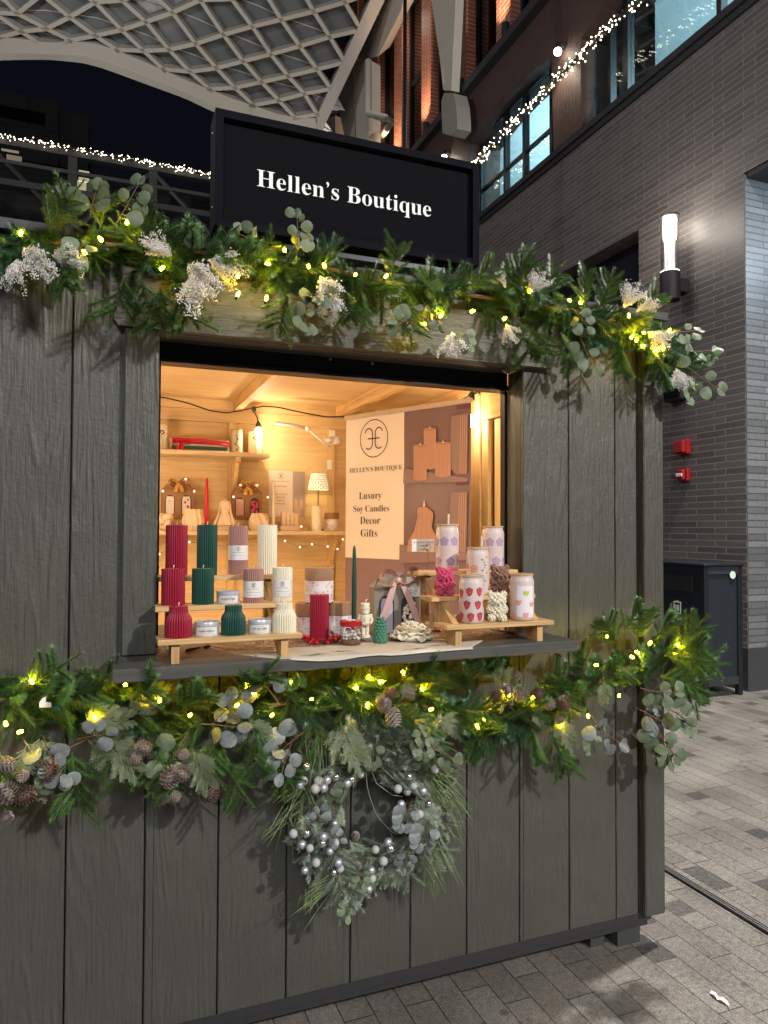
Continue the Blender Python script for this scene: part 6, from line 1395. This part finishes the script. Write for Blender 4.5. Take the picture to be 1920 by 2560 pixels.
q=MB(); c_=Kp(884,735); q.ball(c_,(.022,.022,.032),14,10); part('bulb',q,emis('festoon_bulb_glow',(1,.72,.36),22),cdn,True); pb_=c_+K0; lamp('festoon_bulb_light','POINT',(pb_.x,pb_.y-.03,pb_.z-.03),12,(1,.73,.43),.03)
for x in (55,925): q=MB(); q.tube([Kp(x,420),Kp(x+3,450)],.003,6); part('cable_hook',q,M_cord,cdn)
Q=lambda x,y,X:(at(840+x*.3014,900+y*.3014,0,X)-K0)
q=MB(); q.tube([Q(1040,335,1.70),Q(1110,295,1.74),Q(1180,270,1.77),Q(1290,245,1.77),Q(1420,215,1.77)],.005,6); q.tube([Q(1110,300,1.74),Q(1125,285,1.74),Q(1140,330,1.74)],[.008,.018,.008],8); q.tube([Q(1130,290,1.745),Q(1160,265,1.745),Q(1200,285,1.745),Q(1170,300,1.745)],.003,5); part('side_cable',q,M_cord,cdn,True)
q=MB(); c_=Q(1118,505,1.72); q.ball(c_,(.02,.02,.034),14,10); part('bulb',q,emis('festoon_bulb_glow_side',(1,.75,.4),30),cdn,True); lamp('corner_bulb_light','POINT',c_+K0+Vector((-.02,.06,0)),5,(1,.73,.43),.03)
for (x,y,z,pw_) in ((.15,.5,2.12,10),(.95,.45,2.13,9),(-.42,.9,1.72,30),(1.66,.42,1.72,13),(-.1,1.6,1.78,8)):  # unseen bulbs; the low ones at either side are added to brighten the ceiling
    q=MB(); q.ball(Vector((x,y,z))-K0,(.022,.022,.032),14,10); part('bulb',q,emis('unseen_bulb_glow',(1,.72,.36),18),cdn,True); lamp('unseen_bulb_light','POINT',(x,y,z-.05),pw_,(1,.73,.43),.03)

lamp('ceiling_fill_lamp','POINT',(.55,1.05,.55),31,(1,.70,.38),.2)  # added lamp hidden below the counter, lights the ceiling from beneath
# ---- roll-up banner
bR=at(1177.6,1001,1,1.0); bL=at(865.6,1041.7,1,1.78); U=(Vector((bR.x,bR.y,0))-Vector((bL.x,bL.y,0))); bw=U.length; U.normalize(); zt=2.135; Nb=Vector((U.y,-U.x,0))
bn=thing('roll_up_banner','tall pink and cream shop banner with candle photos standing across the stall corner','banner',(bL.x,bL.y,.1)); ZB0=.1
B=lambda u,v,n=0:(U.x*u+Nb.x*n,U.y*u+Nb.y*n,v-ZB0)
def bpoly(pts,n=0.0,th=.0006): 
    q=MB(); q.prism([B(u,v,n) for u,v in pts],Vector((Nb.x,Nb.y,0))*-th); return q
def bpx(px,py):
    o=Vector((bL.x,bL.y,0)); d=ray(px,py); t=(o-CAM).dot(Nb)/d.dot(Nb); p=CAM+d*t; return (p-o).dot(U),p.z
rail=MB(); rail.prism([B(-.005,zt-.018,.012),B(bw+.005,zt-.018,.012),B(bw+.005,zt+.006,.012),B(-.005,zt+.006,.012)],Vector((Nb.x,Nb.y,0))*-.02); part('top_rail',rail,mat('rail_silver',(.6,.52,.45),.35,.5),bn)
us=bpx(1010,1200)[0]; M_bc=mat('banner_cream',(.80,.71,.67),.32,var=.03,scale=3); M_bm=mat('banner_mauve',(.185,.118,.135),.32,var=.12,scale=2.2); M_bm2=mat('banner_mauve_base',(.23,.155,.175),.35,var=.08,scale=3)
def rect(u0,v0,u1,v1): return [(u0,v0),(u1,v0),(u1,v1),(u0,v1)]
def curl(u0,v0,u1,v1,n=0.0,k=14):   # vinyl sheet with a slight wave
    q=MB(); vs=[];
    for i in range(k+1):
        for j in range(k+1):
            u=u0+(u1-u0)*i/k; v=v0+(v1-v0)*j/k; vs.append(B(u,v,n+.004*math.sin(v*5+u*3)*(zt-v)*.4))
    q.add(vs,[(i*(k+1)+j,(i+1)*(k+1)+j,(i+1)*(k+1)+j+1,i*(k+1)+j+1) for i in range(k) for j in range(k)]); return q
vw=bpx(930,1396)[1]
part('cream_panel',curl(0,vw,us,zt-.018,0),M_bc,bn,True); part('photo_panel',curl(us+.0005,.2,bw,zt-.018,0),M_bm,bn,True); part('lower_panel',curl(0,.2,us,vw-.0005,0),M_bm2,bn,True)
q=MB(); q.prism([B(-.02,.1,.06),B(bw+.02,.1,.06),B(bw+.02,.2,.04),B(-.02,.2,.04)],Vector((Nb.x,Nb.y,0))*-.1); part('base_cassette',q,M_screw,bn)
q=MB(); f=lambda du,dv:(lambda u,v,n:B(u+du,v+dv,.0025+.004*math.sin((v+dv)*5+(u+du)*3)*(zt-v-dv)*.4)); c_=bpx(935,1096); e0=bpx(900,1096)[0]; e1=bpx(970,1096)[0]
logo(q,(e1-e0)/2,f(*c_),.075)
for (px,py,xa,xb,s) in ((938,1178,872,1003,"HELLEN'S BOUTIQUE"),(926,1247,898,954,'Luxury'),(928,1279,883,972,'Soy Candles'),(926,1310,900,950,'Decor'),(923,1342,903,944,'Gifts')):
    c_=bpx(px,py); wd=bpx(xb,py)[0]-bpx(xa,py)[0]; put_text(q,s,wd,f(*c_),off=-.012)
part('printing',q,M_ink,bn)
M_bp=mat('print_candle',(.46,.255,.20),.45,var=.1,scale=6); M_bpd=mat('print_candle_top',(.37,.19,.14),.45,var=.1); M_bpod=mat('print_podium',(.25,.16,.165),.4,var=.08,scale=4); M_fl=mat('print_flame',(.85,.62,.42),.5); M_bcol=mat('print_column',(.25,.16,.16),.4,var=.1,scale=5); M_bband=mat('print_dark_band',(.13,.04,.05),.5,var=.2)
M_brib=mat('print_rib',(.40,.215,.165),.45)
X=lambda x,y: bpx(840+x*.3014,900+y*.3014)
photo=[c for c in bn.children if c.name.startswith('photo_panel')][0]
def pp(name,pts,m,n): 
    q=MB(); q.poly([B(*X(x,y),n) for x,y in pts][::-1]); return part(name,q,m,photo)
pp('printed_shelf',[(570,900),(1100,980),(1100,1010),(565,1025)],M_bpod,.008); pp('printed_shelf',[(535,1530),(1090,1590),(1090,1660),(532,1690)],M_bpod,.008)
pp('printed_column',[(965,470),(1105,440),(1095,945),(1010,950),(950,900)],M_bcol,.0082); pp('printed_column',[(965,1100),(1098,1090),(1088,1600),(930,1560)],M_bcol,.0082)
for k in range(4): pp('printed_flute',[(1040+k*17,470-k*4),(1046+k*17,470-k*4),(1040+k*16,940),(1034+k*16,940)],M_bp,.0090); pp('printed_flute',[(1030+k*17,1105),(1036+k*17,1105),(1026+k*16,1590),(1020+k*16,1590)],M_bp,.0090)
pp('printed_band',[(1005,378),(1122,365),(1120,400),(1010,412)],M_bband,.0092); pp('printed_band',[(1003,1015),(1098,1012),(1098,1034),(1005,1038)],M_bband,.0092)
def pcandle(x0,x1,yt,yb,n):
    ell=lambda yy,s:[(x0+(x1-x0)*k/8,yy+s*14*math.sin(PI*k/8)) for k in range(9)]
    pp('printed_candle',ell(yt,0)+ell(yb,1)[::-1],M_bp,n); 
    for k in range(5): pp('printed_rib',[(x0+(x1-x0)*(k+.6)/6,yt+4),(x0+(x1-x0)*(k+.85)/6,yt+4),(x0+(x1-x0)*(k+.85)/6,yb+8),(x0+(x1-x0)*(k+.6)/6,yb+8)],M_brib,n+.0005)
    pp('printed_top',[((x0+x1)/2+(x1-x0)/2*math.cos(a*PI/8),yt+12*math.sin(a*PI/8)) for a in range(16)],M_bpd,n+.0008); pp('printed_flame',[((x0+x1)/2-5,yt-5),((x0+x1)/2+5,yt-5),((x0+x1)/2+2,yt-32)],M_fl,n+.001)
pcandle(738,840,575,895,.0100); pcandle(655,765,712,990,.0115); pcandle(835,963,692,960,.0115)
pp('printed_dripped_candle',[(685,1235),(705,1222),(760,1222),(815,1262),(818,1290),(805,1390),(850,1480),(870,1600),(600,1590),(610,1500),(660,1420),(688,1300)],M_bp,.0105); pp('printed_flame',[(732,1215),(750,1215),(742,1155)],M_fl,.0105)
for k,xx in enumerate((700,728,760,790)): pp('printed_drip',[(xx,1262),(xx+7,1262),(xx-22+k*14,1480),(xx-30+k*14,1480)],M_brib,.011)
# waste bin lettering
q=MB(); put_text(q,'WASTE',.12,lambda u,v,n:(-.2235,-.055-u,.665+v),sans=True,off=.01); part('lettering',q,M_white,BIN)
bpy.data.scenes.remove(ts)
for o in list(bpy.data.objects):
    if o.type=='LIGHT': o['kind']='helper'
